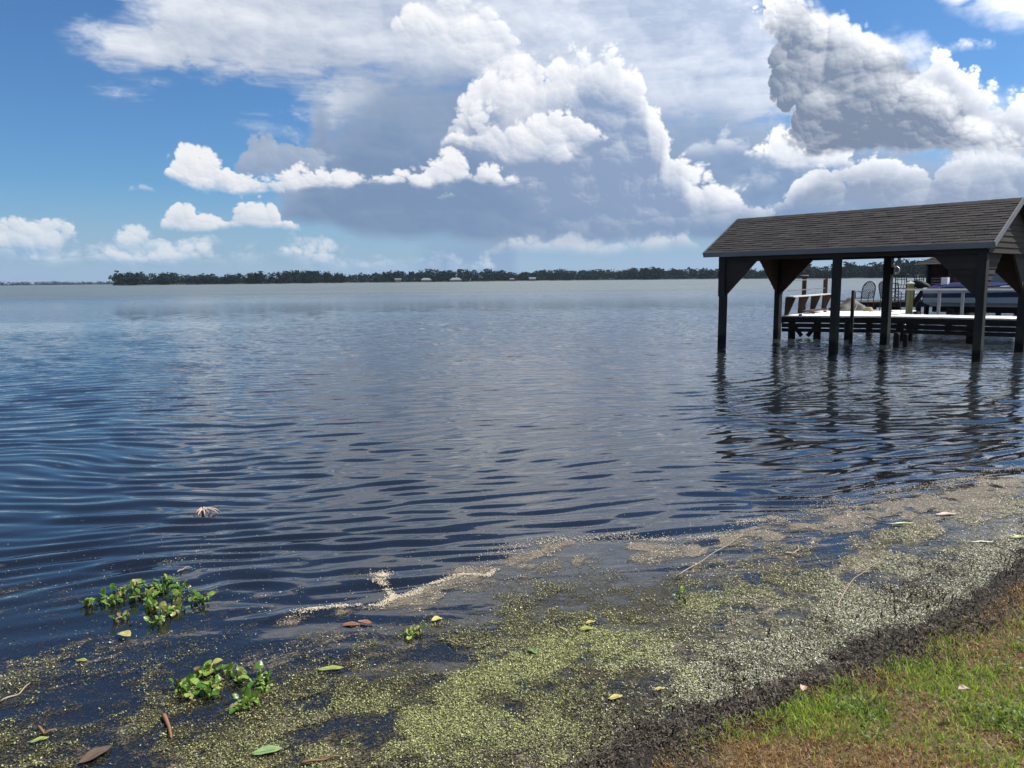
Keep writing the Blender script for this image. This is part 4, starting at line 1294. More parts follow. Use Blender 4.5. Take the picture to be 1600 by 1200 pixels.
# shingle courses of the hut roof, facing the lake
def hip_course(A, B, C, D, n=9):
    A, B, C, D = map(Vector, (A, B, C, D)); mb = MB()
    nn = (B - A).cross(D - A).normalized()
    for k in range(n):
        t0, t1 = k / n, min(1.0, (k + 1.25) / n)
        p = [A.lerp(D, t0), B.lerp(C, t0), B.lerp(C, t1), A.lerp(D, t1)]
        mb.add([p[0] + nn * 0.004, p[1] + nn * 0.004, p[2] + nn * 0.002, p[3] + nn * 0.002, p[0] + nn * 0.03, p[1] + nn * 0.03, p[2] + nn * 0.006, p[3] + nn * 0.006],
               [(4, 5, 6, 7), (0, 1, 5, 4), (1, 2, 6, 5), (3, 0, 4, 7)])
    mb.build('shingle_course', M['shingle'], hrf)
hip_course(b4[0], b4[1], rb2, ra2); hip_course(b4[3], b4[0], ra2, ra2); hip_course(b4[1], b4[2], rb2, rb2); hip_course(b4[2], b4[3], ra2, rb2)

# ------------------------------------------------------------------ floating mat: film, duckweed, foam
def cover(x, y):
    """film (tan scum) and weed (duckweed) cover, 0..1, by place"""
    d, m = shore_d(x, y), mat_in(x, y)
    u, v = x * 0.86 + y * 0.5, -x * 0.5 + y * 0.86                 # along and across the shore
    n1, n2, n3 = fbm(x, y, 1.6, 4, 41), fbm(x, y, 4.6, 4, 42), fbm(x, y, 13, 4, 43)
    ns = fbm(u * 1.3, v * 4.2, 1.0, 5, 44)                         # streaks combed out by the waves
    # the mat thins out to the west where open water comes in
    west = np.maximum(sm(-3.2, 0.0, x + 0.5 * (4.0 - y)), sm(4.1, 3.4, y) * 0.9)
    east = sm(1.2, 3.2, x)
    film = sm(-0.02, 0.12, m) * sm(1.15 + 1.2 * east, 0.10, m) * (0.25 + 0.75 * sm(-2.0, -0.5, x))
    film = film * sm(0.32 - 0.04 * east, 0.60, ns * 0.6 + n2 * 0.4 + 0.10 * film)
    rafts = sm(0.50, 0.64, n1 * 0.4 + ns * 0.6) * sm(-0.1, 0.4, m) * (0.45 + 0.5 * east)   # brown rafts further in
    stray = sm(0.60, 0.70, fbm(u * 1.1, v * 3.5, 1.3, 4, 47)) * sm(-1.3, -0.2, m) * sm(0.8, -0.8, x) * 0.45
    film = np.maximum(np.maximum(film, rafts), stray)
    c0 = sm(0.2, 0.9, m) * (0.22 + 0.78 * west) * (0.55 + 0.45 * sm(1.9, 0.4, -d))
    mixn = n1 * 0.25 + n2 * 0.40 + n3 * 0.35
    thr = 0.635 - 0.22 * c0
    weed = c0 * (0.15 + 0.85 * sm(thr - 0.05, thr + 0.06, mixn))
    lush = sm(0.75, 0.3, np.abs(-d - 0.62)) * sm(-1.5, -0.3, x) * sm(1.9, 0.7, x) * sm(0.47, 0.58, n1 * 0.5 + n2 * 0.5)
    weed = np.clip(np.maximum(weed, lush) * sm(0.05, -0.14, d + (n2 - 0.5) * 0.6), 0, 1)
    holes = np.maximum(sm(0.56, 0.62, fbm(u * 2.6, v * 4.6, 1.0, 5, 95)) * (1 - lush), sm(0.60, 0.68, fbm(x, y, 8.0, 4, 96)) * 0.9) * sm(0.2, 0.5, -d)      # dark open water between the rafts
    return film * (1 - 0.6 * holes), weed * (1 - 0.85 * holes), lush, c0 * sm(0.0, -0.3, d) * (1 - 0.38 * holes)


st = 0.03
sxs, sys_ = np.arange(-5.0, 9.0, st), np.arange(1.2, 10.6, st)
SX, SY = np.meshgrid(sxs, sys_)
fl, we, lu, c0_ = cover(SX, SY)
we = np.maximum(we, c0_ * 0.84)
dd = shore_d(SX, SY)
SZ = water_z(SX, SY) + 0.0035
ny, nx = SX.shape
keep = (np.maximum(fl, we) > 0.02) & (dd < 0.1)
kq = keep[:-1, :-1] | keep[1:, :-1] | keep[:-1, 1:] | keep[1:, 1:]
ii = (np.arange(ny - 1)[:, None] * nx + np.arange(nx - 1)[None, :])[kq]
quads = np.stack([ii, ii + 1, ii + nx + 1, ii + nx], 1)
used, inv = np.unique(quads, return_inverse=True)
fme = npmesh('scum_film', np.stack([SX.ravel()[used], SY.ravel()[used], SZ.ravel()[used]], 1), quads=inv.reshape(-1, 4), smooth=True)
for nm, arr in (('film', fl), ('weed', we), ('lush', lu), ('pale', sm(-1.3, -0.3, dd) * sm(0.3, 1.3, SX))):
    at_ = fme.attributes.new(nm, 'FLOAT', 'POINT'); at_.data.foreach_set('value', arr.ravel()[used].astype(np.float32))


def film_mat(nt, p, out):
    w = pos(nt, 'World')
    a1 = nt.nodes.new('ShaderNodeAttribute'); a1.attribute_name = 'film'
    a2 = nt.nodes.new('ShaderNodeAttribute'); a2.attribute_name = 'weed'
    film, weed = X(nt, a1.outputs['Fac']), X(nt, a2.outputs['Fac'])
    n1 = X(nt, noise(nt, w, 16, 6, 0.65, dist=0.8).outputs[0])
    n2 = X(nt, noise(nt, w, 90, 4, 0.7).outputs[0])
    n3 = X(nt, noise(nt, w, 5, 4, 0.6).outputs[0])
    rm = nt.nodes.new('ShaderNodeMapping'); rm.inputs['Rotation'].default_value = (0, 0, -0.52); nt.links.new(w, rm.inputs[0]); rotv = rm.outputs[0]
    n4 = X(nt, noise(nt, scaled(nt, rotv, (3.0, 14.0, 1.0)), 1.0, 5, 0.65, dist=0.5).outputs[0])
    fa = (film * 1.15 + (n1 - 0.5) * 1.2 + (n2 - 0.5) * 0.9 + (n4 - 0.5) * 1.5).sstep(0.25, 1.0) * 0.66
    wa = (weed * 0.9 + (n1 - 0.5) * 1.0 + (n2 - 0.5) * 0.9).sstep(0.22, 0.85) * 0.85
    tan = mixc(nt, n3.sstep(0.35, 0.65), (0.16, 0.14, 0.105), (0.30, 0.24, 0.17))
    tan = mixc(nt, n2.sstep(0.50, 0.66), tan, (0.52, 0.45, 0.35))
    tan = mixc(nt, n2.sstep(0.46, 0.34), tan, (0.06, 0.055, 0.045))
    a3 = nt.nodes.new('ShaderNodeAttribute'); a3.attribute_name = 'lush'
    a4 = nt.nodes.new('ShaderNodeAttribute'); a4.attribute_name = 'pale'
    olive = mixc(nt, n2.sstep(0.35, 0.7), (0.010, 0.010, 0.006), (0.095, 0.083, 0.042))
    olive = mixc(nt, X(nt, a4.outputs['Fac']) * (n1.sstep(0.35, 0.6) * 0.6), olive, (0.19, 0.18, 0.14))
    olive = mixc(nt, X(nt, a3.outputs['Fac']) * (n1.sstep(0.30, 0.55) * 0.85), olive, (0.12, 0.13, 0.052))
    nt.links.new(mixc(nt, fa, olive, tan), p.inputs['Base Color'])
    nt.links.new((0.85 - fa * 0.5).s, p.inputs['Roughness'])
    p.inputs['Specular IOR Level'].default_value = 0.25
    bump(nt, p, n2 + n1, 0.4, 0.004)
    t = nt.nodes.new('ShaderNodeBsdfTransparent'); m = nt.nodes.new('ShaderNodeMixShader')
    nt.links.new(fa.max(wa).s, m.inputs[0]); nt.links.new(t.outputs[0], m.inputs[1]); nt.links.new(p.outputs[0], m.inputs[2])
    nt.links.new(m.outputs[0], out.inputs[0])


tag(link('scum_film', fme, mat('floating_scum', film_mat)), 'tan and olive scum film floating along the shore', 'scum', kind='stuff')


def scatter(n, box, prob, seed=0):
    """n places in the box kept with the given chance"""
    x0, x1, y0, y1 = box
    xs, ys = [], []
    got = 0
    while got < n:
        x, y = rng.uniform(x0, x1, n), rng.uniform(y0, y1, n)
        k = rng.uniform(0, 1, n) < prob(x, y)
        xs.append(x[k]); ys.append(y[k]); got += int(k.sum())
        if got == 0: break
    return np.concatenate(xs)[:n], np.concatenate(ys)[:n]


def near_w(x, y):
    """thin the scatter out with distance, where single fronds cannot be seen"""
    return np.clip((3.6 / np.hypot(x, y)) ** 1.5, 0, 1)


def flakes(name, x, y, z, size, cols, mat_, tilt=0.25, aspect=0.75, drop=None):
    n = len(x)
    th = rng.uniform(0, 6.283, n)
    a = np.stack([np.cos(th), np.sin(th), rng.normal(0, tilt, n)], 1) * size[:, None]
    b = np.stack([-np.sin(th), np.cos(th), rng.normal(0, tilt, n)], 1) * (size * aspect)[:, None]
    c = np.stack([x, y, z], 1)
    v = np.stack([c - a - b * 0.4, c - a * 0.2 - b, c + a + b * 0.1, c + a * 0.1 + b], 1).reshape(-1, 3)
    me = npmesh(name, v, quads=np.arange(4 * n).reshape(-1, 4))
    tone(me, cols)
    return link(name, me, mat_)


FR = attr_mat('duckweed_frond', 0.45, 0.15, 0.4)
box = (-4.2, 6.8, 2.0, 8.2)
x, y = scatter(235000, box, lambda x, y: cover(x, y)[1] * near_w(x, y) * 0.9)
f_, w_, l_, c_ = cover(x, y); d_ = shore_d(x, y)
pal = np.array([[0.34, 0.37, 0.13], [0.17, 0.17, 0.06], [0.44, 0.46, 0.21], [0.09, 0.085, 0.035], [0.085, 0.058, 0.032], [0.50, 0.50, 0.38], [0.055, 0.05, 0.025]])
pick = rng.choice([0, 1, 1, 2, 3, 3, 4, 4, 6, 6], len(x)); pick = np.where((w_ < 0.3) & (rng.uniform(size=len(x)) < 0.75), rng.choice([3, 4, 6, 4, 1], len(x)), pick)
pick = np.where(rng.uniform(size=len(x)) < l_ * 0.85, rng.choice([0, 2, 1, 0, 3], len(x)), pick)
pick = np.where((rng.uniform(size=len(x)) < sm(-1.1, -0.25, d_) * 0.55 * sm(0.2, 1.2, x)), 5, pick)
tag(flakes('duckweed', x, y, water_z(x, y) + rng.uniform(0.005, 0.012, len(x)), rng.uniform(0.0019, 0.0046, len(x)) * (1 + 0.12 * np.hypot(x, y)) * 0.8,
           pal[pick] * rng.uniform(0.7, 1.2, (len(x), 1)), FR, 0.3), 'yellow-green duckweed fronds floating along the shore', 'duckweed', kind='stuff')
# single fronds and bubbles adrift further out
x, y = scatter(3200, (-5, 7, 3.5, 9.5), lambda x, y: sm(-1.6, 0.1, mat_in(x, y)) ** 2 * sm(0.6, -0.1, mat_in(x, y)) * 0.8 * fbm(x, y, 1.5, 3, 77))
tag(flakes('drifting_specks', x, y, water_z(x, y) + 0.006, rng.uniform(0.002, 0.005, len(x)), np.array([[0.40, 0.37, 0.28]]) * rng.uniform(0.5, 1.2, (len(x), 1)), FR, 0.2), 'pale specks adrift beyond the mat edge', 'specks', kind='stuff')

# flecks of dead weed and bubbles riding on the film
x, y = scatter(26000, (-3, 7.5, 3.2, 9.2), lambda x, y: sm(0.25, 0.7, cover(x, y)[0]) * (0.15 + 0.85 * sm(0.4, 0.62, fbm(x, y, 9, 3, 79))))
tag(flakes('scum_flecks', x, y, water_z(x, y) + 0.007, rng.uniform(0.002, 0.006, len(x)), np.array([[0.55, 0.48, 0.36], [0.30, 0.24, 0.16], [0.62, 0.58, 0.48], [0.10, 0.08, 0.05]])[rng.integers(0, 4, len(x))] * rng.uniform(0.7, 1.2, (len(x), 1)), FR, 0.25), 'pale flecks of dead weed on the scum film', 'flecks', kind='stuff')
# foam crust on the lake edge of the mat
fo_path = [at(*p) for p in ((470, 958), (520, 953), (560, 948), (590, 945), (606, 938), (640, 926), (690, 908), (722, 900), (760, 900), (772, 890))]
clump = [at(*p) for p in ((598, 893), (600, 905), (594, 912), (606, 915), (603, 928), (606, 938))]
edge_path = [(float(q), float(np.interp(q, MAT_EDGE[:, 0], MAT_EDGE[:, 1]) + (fbm(np.array([q]), np.array([5.0]), 1.3, 4, 21)[0] - 0.5) * 0.7)) for q in np.linspace(-0.1, 5.2, 60)]
pts = []
for path, dens, wid in ((edge_path, 800, 0.075), (fo_path, 1500, 0.020), (clump, 1900, 0.020)):
    P = np.array(path); seg = np.r_[0, np.cumsum(np.hypot(*np.diff(P, axis=0).T))]
    n = int(seg[-1] * dens); s = rng.uniform(0, seg[-1], n)
    gap = fbm(s * 6, s * 0, 1.0, 3, 61) > 0.36
    wv = wid * (0.35 + 2.6 * fbm(s * 9, s * 0 + 3.3, 1.0, 3, 63) ** 2)
    jx, jy = (fbm(s * 7, s * 0, 1.0, 3, 64) - 0.5) * 0.07, (fbm(s * 7, s * 0 + 9.0, 1.0, 3, 65) - 0.5) * 0.07
    pts.append(np.stack([np.interp(s, seg, P[:, 0]) + jx + rng.normal(0, 1, n) * wv, np.interp(s, seg, P[:, 1]) + jy + rng.normal(0, 0.6, n) * wv], 1)[gap])
pts = np.concatenate(pts)
n = len(pts); r = rng.uniform(0.0015, 0.0055, n)
oc = np.array([(1, 0, 0), (-1, 0, 0), (0, 1, 0), (0, -1, 0), (0, 0, 0.8), (0.7, 0.7, 0.4), (-0.7, 0.7, 0.4), (-0.7, -0.7, 0.4), (0.7, -0.7, 0.4)])
v = (np.concatenate([pts, (water_z(pts[:, 0], pts[:, 1]) + 0.004)[:, None]], 1)[:, None, :] + oc[None] * r[:, None, None]).reshape(-1, 3)
ot = np.array([(0, 5, 8), (5, 2, 6), (6, 1, 7), (7, 3, 8), (5, 4, 8), (6, 4, 5), (7, 4, 6), (8, 4, 7), (0, 2, 5), (2, 1, 6), (1, 3, 7), (3, 0, 8)])
fom = npmesh('foam', v, tris=(ot[None] + (np.arange(n) * 9)[:, None, None]).reshape(-1, 3), smooth=True)
tone(fom, np.repeat(np.array([[0.52, 0.45, 0.33]]) * rng.uniform(0.7, 1.15, (n, 1)), len(ot), axis=0))
tag(link('foam', fom, attr_mat('foam_bubbles', 0.5)), 'cream foam crust on the lake edge of the mat', 'foam', kind='stuff')

# ------------------------------------------------------------------ muck, dead stems, grass
def muck_p(x, y):
    d = shore_d(x, y)
    d = d + (fbm(x, y, 2.5, 4, 72) - 0.5) * 0.8
    return sm(-0.62, -0.12, d) * sm(0.25, 0.02, d) * (0.3 + 0.7 * sm(0.3, 0.6, fbm(x, y, 6, 3, 71)))


x, y = scatter(48000, (-1.5, 6.8, 1.6, 8.0), lambda x, y: muck_p(x, y) * near_w(x, y))
z = np.maximum(ground_z(x, y), water_z(x, y)) + rng.uniform(0.0, 0.016, len(x))
tag(flakes('muck_debris', x, y, z, rng.uniform(0.004, 0.013, len(x)), np.array([[0.052, 0.043, 0.033]]) * rng.uniform(0.3, 3.0, (len(x), 1)), attr_mat('wet_debris', 0.8, 0.0, 0.2), 0.6, 0.3),
    'black rotting plant litter on the mud', 'litter', kind='stuff')


def blades(name, x, y, z, h, w, lean, cols, mat_):
    """bent grass blades of two pieces each"""
    n = len(x)
    th = rng.uniform(0, 6.283, n); ld = rng.uniform(0, 6.283, n)
    s = np.stack([np.cos(th), np.sin(th), np.zeros(n)], 1) * w[:, None] * 0.5
    l1 = np.stack([np.cos(ld), np.sin(ld), np.zeros(n)], 1) * (h * lean)[:, None]
    b = np.stack([x, y, z], 1)
    up = np.zeros((n, 3)); up[:, 2] = h * np.sqrt(np.clip(1 - (lean * 0.85) ** 2, 0.03, 1))
    m = b + l1 * 0.35 + up * 0.58
    t = b + l1 + up
    v = np.stack([b - s, b + s, m + s * 0.8, m - s * 0.8, t], 1).reshape(-1, 3)
    k = np.arange(n)[:, None] * 5
    me = npmesh(name, v, quads=k + np.array([[0, 1, 2, 3]]), tris=k + np.array([[3, 2, 4]]))
    tone(me, np.concatenate([cols, cols * 1.12]))
    return link(name, me, mat_)


GM = attr_mat('grass_blade', 0.5, 0.45, 0.35)
def dry(x, y):
    """1 where the turf is dry and brown"""
    d = shore_d(x, y)
    n = fbm(x, y, 1.8, 4, 81) * 0.6 + fbm(x, y, 6, 3, 82) * 0.4
    low = sm(3.05, 2.75, y + 0.30 * (x - 1.0)) * sm(2.0, 1.3, x)          # dead patch at the foot of the bank
    edge = sm(0.42, 0.1, d) * sm(2.1, 2.6, x)                             # dry strip on the upper shore
    far_ = sm(0.45, 0.62, n) * 0.75
    return np.clip(np.maximum(np.maximum(low, edge), far_) + (n - 0.5) * 0.5, 0, 1)


x, y = scatter(150000, (-0.3, 6.6, 1.7, 7.2), lambda x, y: sm(-0.02, 0.12, shore_d(x, y) + (fbm(x, y, 5, 3, 85) - 0.5) * 0.25) * np.clip((2.9 / np.hypot(x, y)) ** 1.2, 0, 1) * (1 - 0.35 * sm(0.55, 0.7, fbm(x, y, 4, 3, 86))))
dr_ = dry(x, y); br = rng.uniform(size=len(x)) < dr_
g1 = np.array([[0.12, 0.19, 0.03], [0.16, 0.24, 0.04], [0.21, 0.27, 0.06], [0.08, 0.14, 0.025]])[rng.integers(0, 4, len(x))]
g2 = np.array([[0.30, 0.20, 0.085], [0.22, 0.14, 0.06], [0.38, 0.29, 0.14], [0.15, 0.09, 0.045]])[rng.integers(0, 4, len(x))]
hh = np.where(br, rng.uniform(0.015, 0.045, len(x)), rng.uniform(0.02, 0.065, len(x))) * (0.55 + 0.5 * fbm(x, y, 3, 2, 87))
tag(blades('grass', x, y, ground_z(x, y) - 0.004, hh, rng.uniform(0.0028, 0.0065, len(x)), np.where(br, rng.uniform(0.5, 1.1, len(x)), rng.uniform(0.2, 1.0, len(x))),
           np.where(br[:, None], g2 * np.array([[1.28, 1.15, 1.02]]), g1 * np.array([[1.75, 1.6, 1.3]])) * rng.uniform(0.75, 1.25, (len(x), 1)), GM), 'short turf, green with dry brown patches, on the bank', 'grass', kind='stuff')
# broad-leaved weeds in the green part
x, y = scatter(3800, (0.6, 4.5, 2.4, 5.2), lambda x, y: sm(0.0, 0.1, shore_d(x, y)) * (1 - dry(x, y)) * sm(0.48, 0.62, fbm(x, y, 3, 3, 91)))
tag(flakes('broadleaf_weeds', x, y, ground_z(x, y) + rng.uniform(0.015, 0.06, len(x)), rng.uniform(0.005, 0.013, len(x)), np.array([[0.12, 0.19, 0.035]]) * rng.uniform(0.5, 1.5, (len(x), 1)), GM, 0.45, 0.5),
    'small broad-leaved weeds among the green turf', 'weeds', kind='stuff')
# black dead stems at the waterline
hot = [at(*p) for p in ((1575, 895), (1590, 880), (1560, 905), (1530, 890), (1460, 945), (1440, 935), (1480, 940), (1420, 950), (1500, 935), (1400, 960), (1380, 930), (1345, 965), (1240, 1000), (1205, 1010), (1150, 1075), (1140, 1085), (1160, 1070), (1090, 1130), (1050, 1110), (1420, 1010), (1300, 985))]
hx_ = np.array(hot)[rng.integers(0, len(hot), 330)] + rng.normal(0, 0.075, (330, 2))
kx, ky = scatter(200, (0.3, 6.0, 2.3, 7.2), lambda x, y: muck_p(x, y) * sm(-0.45, -0.2, shore_d(x, y)))
hx_ = np.concatenate([hx_, np.stack([kx, ky], 1)]); n = len(hx_)
tag(blades('dead_stems', hx_[:, 0], hx_[:, 1], np.maximum(ground_z(hx_[:, 0], hx_[:, 1]), 0) - 0.01, rng.uniform(0.02, 0.09, n), rng.uniform(0.003, 0.008, n), rng.uniform(0.05, 0.7, n),
           np.array([[0.016, 0.013, 0.011]]) * rng.uniform(0.4, 2.2, (n, 1)), attr_mat('dead_stem', 0.6)), 'black dead stems sticking up at the waterline', 'stems', kind='stuff')

# ------------------------------------------------------------------ water hyacinth
def leaf_mesh(k, petiole, rad, cup, droop):
    """rounded glossy blade on a swollen stalk; stalk starts at the origin, leaf leans to +x"""
    rs = random.Random(k)
    mb = MB()
    tip = Vector((petiole * 0.55, 0, petiole * 0.85))
    mb.tube([(0, 0, -0.01), (petiole * 0.18, 0, petiole * 0.3), (petiole * 0.36, 0, petiole * 0.6), tip], [0.004, 0.008, 0.006, 0.003], 6)
    n, m = 12, 4
    out_d = Vector((math.cos(droop), 0, math.sin(droop))); side = Vector((0, 1, 0)); up = out_d.cross(side) * -1
    vs_ = [tip]
    for r in range(1, m):
        q = r / (m - 1)
        for a in range(n):
            t = a * 2 * math.pi / n
            u, w = math.cos(t) * q, math.sin(t) * q
            shape = 1.0 - 0.10 * math.cos(t) * q
            lx = rad * (1.0 + u * 1.0); ly = rad * w * 0.92 * shape
            lz = cup * rad * (w * w * 0.7 - 0.25 * u * u) + 0.05 * rad * math.sin(3 * t + k)
            vs_.append(tip + out_d * lx + side * ly + up * lz)
    vs_[0] = tip + out_d * rad
    fs_ = [(0, 1 + a, 1 + (a + 1) % n) for a in range(n)]
    for r in range(m - 2):
        for a in range(n): fs_.append((1 + r * n + a, 1 + (r + 1) * n + a, 1 + (r + 1) * n + (a + 1) % n, 1 + r * n + (a + 1) % n))
    mb.add(vs_, fs_)
    return mb.mesh('hyacinth_leaf', smooth=True)


def leaf_mat(nt, p, out):
    r = X(nt, nt.nodes.new('ShaderNodeObjectInfo').outputs['Random'])
    n = X(nt, noise(nt, pos(nt), 45, 3, 0.6).outputs[0])
    c = mixc(nt, r.sstep(0.0, 0.75), (0.06, 0.15, 0.02), (0.20, 0.31, 0.045))
    c = mixc(nt, r.sstep(0.70, 0.85) * 0.9, c, (0.36, 0.35, 0.11))
    c = mixc(nt, r.sstep(0.93, 0.96), c, (0.20, 0.12, 0.05))
    c = mixc(nt, n.sstep(0.62, 0.75) * 0.6, c, (0.22, 0.20, 0.06))
    nt.links.new(c, p.inputs['Base Color'])
    p.inputs['Roughness'].default_value = 0.32
    t = nt.nodes.new('ShaderNodeBsdfTranslucent'); nt.links.new(c, t.inputs[0])
    m = nt.nodes.new('ShaderNodeMixShader'); m.inputs[0].default_value = 0.3
    nt.links.new(p.outputs[0], m.inputs[1]); nt.links.new(t.outputs[0], m.inputs[2]); nt.links.new(m.outputs[0], out.inputs[0])


M['leaf'] = mat('hyacinth_leaf', leaf_mat)
M['crown'] = plain('hyacinth_crown', (0.09, 0.085, 0.03), 0.6, var=0.4, sc=30)
LEAVES = [leaf_mesh(k, random.uniform(0.016, 0.036), random.uniform(0.014, 0.023), random.uniform(-0.5, 0.9), random.uniform(-0.2, 1.2)) for k in range(12)]
crown_me = MB().tube([(0, 0, -0.05), (0, 0, -0.01), (0.002, 0, 0.008)], [0.004, 0.014, 0.006], 8).mesh('rosette', True)


def hyacinth(px_list, label, nl=(7, 10), sc=1.0):
    c = np.mean([at(*p) for p in px_list], axis=0)
    e = empty('water_hyacinth', (c[0], c[1], 0.0), 0, label=label, cat='hyacinth', group='water hyacinth clumps')
    for p in px_list:
        x_, y_ = at(*p)
        ro = link('rosette', crown_me, M['crown'], e, loc=(x_ - c[0], y_ - c[1], 0.012))
        k = random.randint(*nl)
        a0 = random.uniform(0, 6.28)
        for q in range(k):
            s = sc * random.uniform(0.62, 1.15)
            link('leaf', random.choice(LEAVES), M['leaf'], ro, loc=(random.gauss(0, 0.018), random.gauss(0, 0.018), 0), rot=(random.gauss(0, 0.15), random.gauss(0.0, 0.3), a0 + q * 6.283 / k + random.gauss(0, 0.3)), scale=(s, s, s))
    return e


hyacinth([(140, 947), (163, 940), (190, 932), (178, 945), (212, 922), (205, 940), (238, 918), (232, 936), (260, 912), (250, 928), (282, 922), (275, 938), (305, 938), (318, 944), (240, 955), (262, 962), (250, 975), (278, 958)],
         'larger raft of glossy green water hyacinth, out at the open water edge')
hyacinth([(282, 1082), (296, 1074), (312, 1058), (330, 1052), (352, 1056), (372, 1062), (410, 1068), (418, 1078), (340, 1078), (322, 1088), (384, 1096), (376, 1110), (392, 1104), (300, 1092)],
         'smaller raft of water hyacinth with upright round leaves, nearer the bank')
hyacinth([(183, 972), (194, 968)], 'tiny pale water hyacinth sprig in front of the larger raft', (3, 5), 0.8)
hyacinth([(640, 994), (652, 992)], 'lone dark green hyacinth sprig in the duckweed beside a yellow leaf', (4, 5), 0.9)
hyacinth([(1064, 934), (1070, 938)], 'lone bright green sprig in the grey mat below the reed stalk', (3, 4), 0.8)


# ------------------------------------------------------------------ fallen leaves, sticks and reeds on the mat
def fallen_leaf(px, py, ln, wd_, ang_, c, label, curl=0.25, z=0.012, tilt=0.0):
    x_, y_ = at(px, py)
    vs_, n_ = [], 11
    for i in range(n_):
        t = i / (n_ - 1)
        hw = wd_ / 2 * math.sin(math.pi * min(1, t * 0.93 + 0.05)) ** 0.75
        for j in range(5):
            v_ = (j - 2) / 2
            vs_.append(((t - 0.5) * ln, v_ * hw, abs(v_) * hw * curl + curl * 0.25 * ln * (t - 0.45) ** 2 + 0.002 * math.sin(9 * t + 3 * v_)))
    fs_ = [(i * 5 + j, (i + 1) * 5 + j, (i + 1) * 5 + j + 1, i * 5 + j + 1) for i in range(n_ - 1) for j in range(4)]
    e = empty('fallen_leaf', (x_, y_, float(water_z(np.array([x_]), np.array([y_]))[0]) + z), math.radians(ang_), label=label, cat='leaf', group='fallen leaves on the mat')
    e.rotation_euler.x = tilt
    nm = 'leaf_' + str(c)
    if nm not in M: M[nm] = plain('fallen_leaf_colour', c, 0.5, var=0.45, sc=40)
    bl_ = MB().add(vs_, fs_).build('blade', M[nm], e, smooth=True)
    MB().tube([(-0.62 * ln, 0, 0.004), (-0.5 * ln, 0, 0.003), (0.42 * ln, 0, 0.002)], [0.0012, 0.0016, 0.0008], 5).build('midrib', M[nm], e)


YG, YL, GRN, BRN, TAN = (0.25, 0.28, 0.06), (0.38, 0.34, 0.10), (0.17, 0.25, 0.10), (0.16, 0.075, 0.035), (0.42, 0.30, 0.17)
fallen_leaf(517, 1048, 0.125, 0.040, 8, YG, 'long yellow-green leaf lying on dark water right of the smaller hyacinth raft')
fallen_leaf(418, 1178, 0.115, 0.055, 18, GRN, 'pale green leaf with folded tip at the bottom edge, below the hyacinth')
fallen_leaf(195, 996, 0.085, 0.060, -25, YL, 'yellow three-cornered leaf below the larger hyacinth raft', 0.5)
fallen_leaf(683, 971, 0.062, 0.050, 30, YL, 'small round yellow leaf just above the lone dark sprig', 0.5)
fallen_leaf(916, 985, 0.072, 0.045, 10, YG, 'yellow-green leaf pair, lower blade, in mid mat')
fallen_leaf(922, 975, 0.060, 0.030, 25, YL, 'yellow-green leaf pair, upper blade, in mid mat')
fallen_leaf(880, 985, 0.085, 0.016, -55, YL, 'thin yellow blade leaf left of the leaf pair')
fallen_leaf(833, 1022, 0.060, 0.036, -50, GRN, 'small bluish-green leaf standing on edge in mid mat', 0.6)
fallen_leaf(962, 1093, 0.070, 0.034, 25, YL, 'pale yellow leaf in the bright duckweed patch by the muck')
fallen_leaf(1030, 1080, 0.060, 0.022, 20, YL, 'narrow pale yellow leaf at the muck edge')
fallen_leaf(548, 976, 0.10, 0.045, 5, (0.22, 0.10, 0.05), 'rust brown leaf half sunk below the foam edge', 0.2, 0.005)
fallen_leaf(570, 974, 0.085, 0.038, 160, (0.27, 0.13, 0.07), 'orange brown leaf touching the rust brown one below the foam edge', 0.3, 0.010)
fallen_leaf(150, 1182, 0.13, 0.065, 60, (0.09, 0.06, 0.038), 'large dull brown leaf at the bottom left corner', 0.2)
fallen_leaf(128, 1035, 0.055, 0.030, 0, YG, 'small green leaf on open dark water at the far left')
fallen_leaf(62, 1160, 0.070, 0.030, 30, YG, 'yellow-green leaf on dark water at the left edge, bottom')
fallen_leaf(1408, 820, 0.20, 0.030, 3, (0.40, 0.44, 0.18), 'pale green strap leaf joined to a dark stalk in the tan film')
fallen_leaf(1533, 849, 0.16, 0.022, -4, (0.62, 0.60, 0.48), 'cream split reed piece in the grey mat near the right edge')
fallen_leaf(1592, 842, 0.12, 0.05, 10, YG, 'light green leaf at the right edge of the mat')
fallen_leaf(1478, 806, 0.17, 0.06, 8, (0.40, 0.30, 0.24), 'pinkish brown leaf lying in the tan film at right')
fallen_leaf(640, 1000, 0.05, 0.03, 80, YG, 'tiny green leaf under the lone dark sprig')
fallen_leaf(1253, 1142, 0.042, 0.030, 60, (0.42, 0.28, 0.20), 'curled pinkish dead leaf on the dry turf', 0.8, 0.19)
fallen_leaf(1500, 1172, 0.050, 0.036, 10, (0.16, 0.09, 0.05), 'dark brown dead leaf on the green turf', 0.6, 0.26)


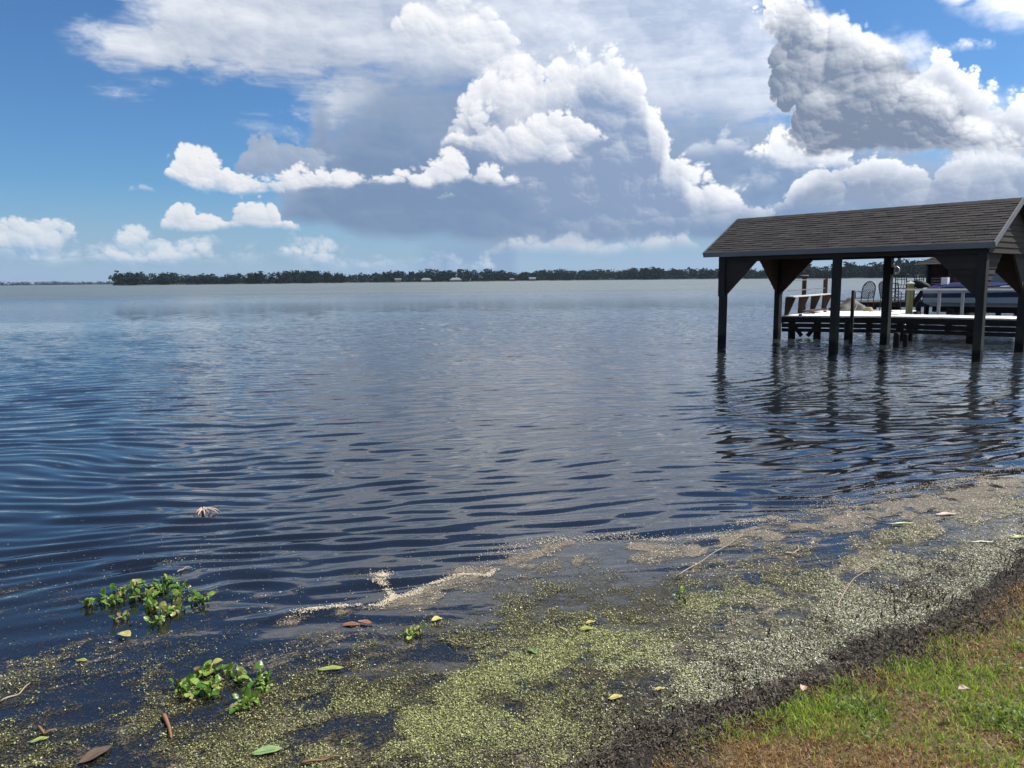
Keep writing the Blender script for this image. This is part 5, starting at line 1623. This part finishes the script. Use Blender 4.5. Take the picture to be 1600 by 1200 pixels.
def stick(pxs, r, m, label, name='reed_stalk', z=0.014, cat='reed', nodes_=True):
    P = [Vector((*at(*p), z)) for p in pxs]
    o = P[0].copy()
    e = empty(name, tuple(o), 0, label=label, cat=cat, group='stalks and sticks on the mat')
    Q = []
    for k in range(len(P) - 1):
        for t in np.linspace(0, 1, 6, endpoint=False):
            q = P[k].lerp(P[k + 1], t) - o; Q.append(q + Vector((0, 0, 0.004 * math.sin(5 * (k + t)))))
    Q.append(P[-1] - o)
    rad_ = [r * (1 - 0.5 * i / (len(Q) - 1)) for i in range(len(Q))]
    MB().tube(Q, rad_, 7).build('stalk', M[m], e, smooth=True)
    if nodes_:
        for i in range(3, len(Q) - 2, 5): MB().tube([Q[i] - (Q[i + 1] - Q[i]) * 0.08, Q[i], Q[i] + (Q[i + 1] - Q[i]) * 0.08], [rad_[i] * 0.9, rad_[i] * 1.5, rad_[i] * 0.9], 7).build('node', M[m], e)
    return e


M['reed'] = plain('dry_reed', (0.26, 0.21, 0.14), 0.6, var=0.3, sc=30)
M['twig'] = plain('brown_twig', (0.19, 0.10, 0.05), 0.7, var=0.3, sc=30)
M['darktwig'] = plain('dark_twig', (0.06, 0.045, 0.035), 0.7, var=0.3, sc=30)
stick([(1060, 902), (1095, 880), (1130, 858), (1160, 840)], 0.0042, 'reed', 'long straight tan reed stalk lying across the film')
stick([(1308, 952), (1318, 930), (1336, 905), (1372, 882)], 0.0042, 'reed', 'curved tan reed stalk in the grey duckweed')
stick([(1226, 868), (1240, 867), (1248, 862), (1246, 855)], 0.007, 'reed', 'short hooked pale reed piece above the curved stalk', nodes_=False)
stick([(1354, 811), (1375, 816), (1398, 820)], 0.005, 'darktwig', 'dark stalk ending in the pale green strap leaf', nodes_=False)
stick([(277, 897), (286, 892), (296, 888)], 0.005, 'reed', 'short pale reed piece adrift above the larger hyacinth raft', nodes_=False)
stick([(256, 1122), (264, 1138), (268, 1158)], 0.010, 'twig', 'orange brown stick lying below the smaller hyacinth raft', 'stick', cat='stick', nodes_=False)
stick([(60, 1140), (70, 1150), (88, 1144)], 0.006, 'twig', 'thin brown twig at the lower left', 'stick', cat='stick', nodes_=False)
stick([(0, 1098), (30, 1085), (48, 1068)], 0.005, 'reed', 'pale sunken stalk at the left edge', z=0.006, nodes_=False)
stick([(470, 1198), (510, 1190), (530, 1186)], 0.006, 'twig', 'reddish twig at the bottom edge in the duckweed', 'stick', cat='stick', nodes_=False)
stick([(700, 1005), (716, 1010), (735, 1012)], 0.003, 'reed', 'thin straw lying in mid mat', 'straw', cat='straw', nodes_=False)

# dead plant with pale roots adrift
rx, ry = at(318, 803)
dp = empty('root_clump', (rx, ry, 0.0), 0, label='pinkish dead root clump adrift on the open water', cat='roots')
M['root'] = plain('pale_root', (0.42, 0.31, 0.26), 0.6, var=0.25, sc=40)
MB().tube([(0, 0, -0.02), (0, 0, 0.02), (0.01, 0.005, 0.045)], [0.012, 0.020, 0.006], 8).build('crown', M['twig'], dp, smooth=True)
for k in range(11):
    t = k * 2 * math.pi / 11 + random.gauss(0, 0.2); L_ = random.uniform(0.05, 0.13)
    c_, s_ = math.cos(t), math.sin(t)
    MB().tube([(0.006 * c_, 0.006 * s_, 0.02), (0.35 * L_ * c_, 0.35 * L_ * s_, 0.045), (0.75 * L_ * c_, 0.75 * L_ * s_, 0.028), (L_ * c_, L_ * s_, 0.0)], [0.005, 0.0075, 0.006, 0.003], 6).build('root', M['root'], dp, smooth=True)
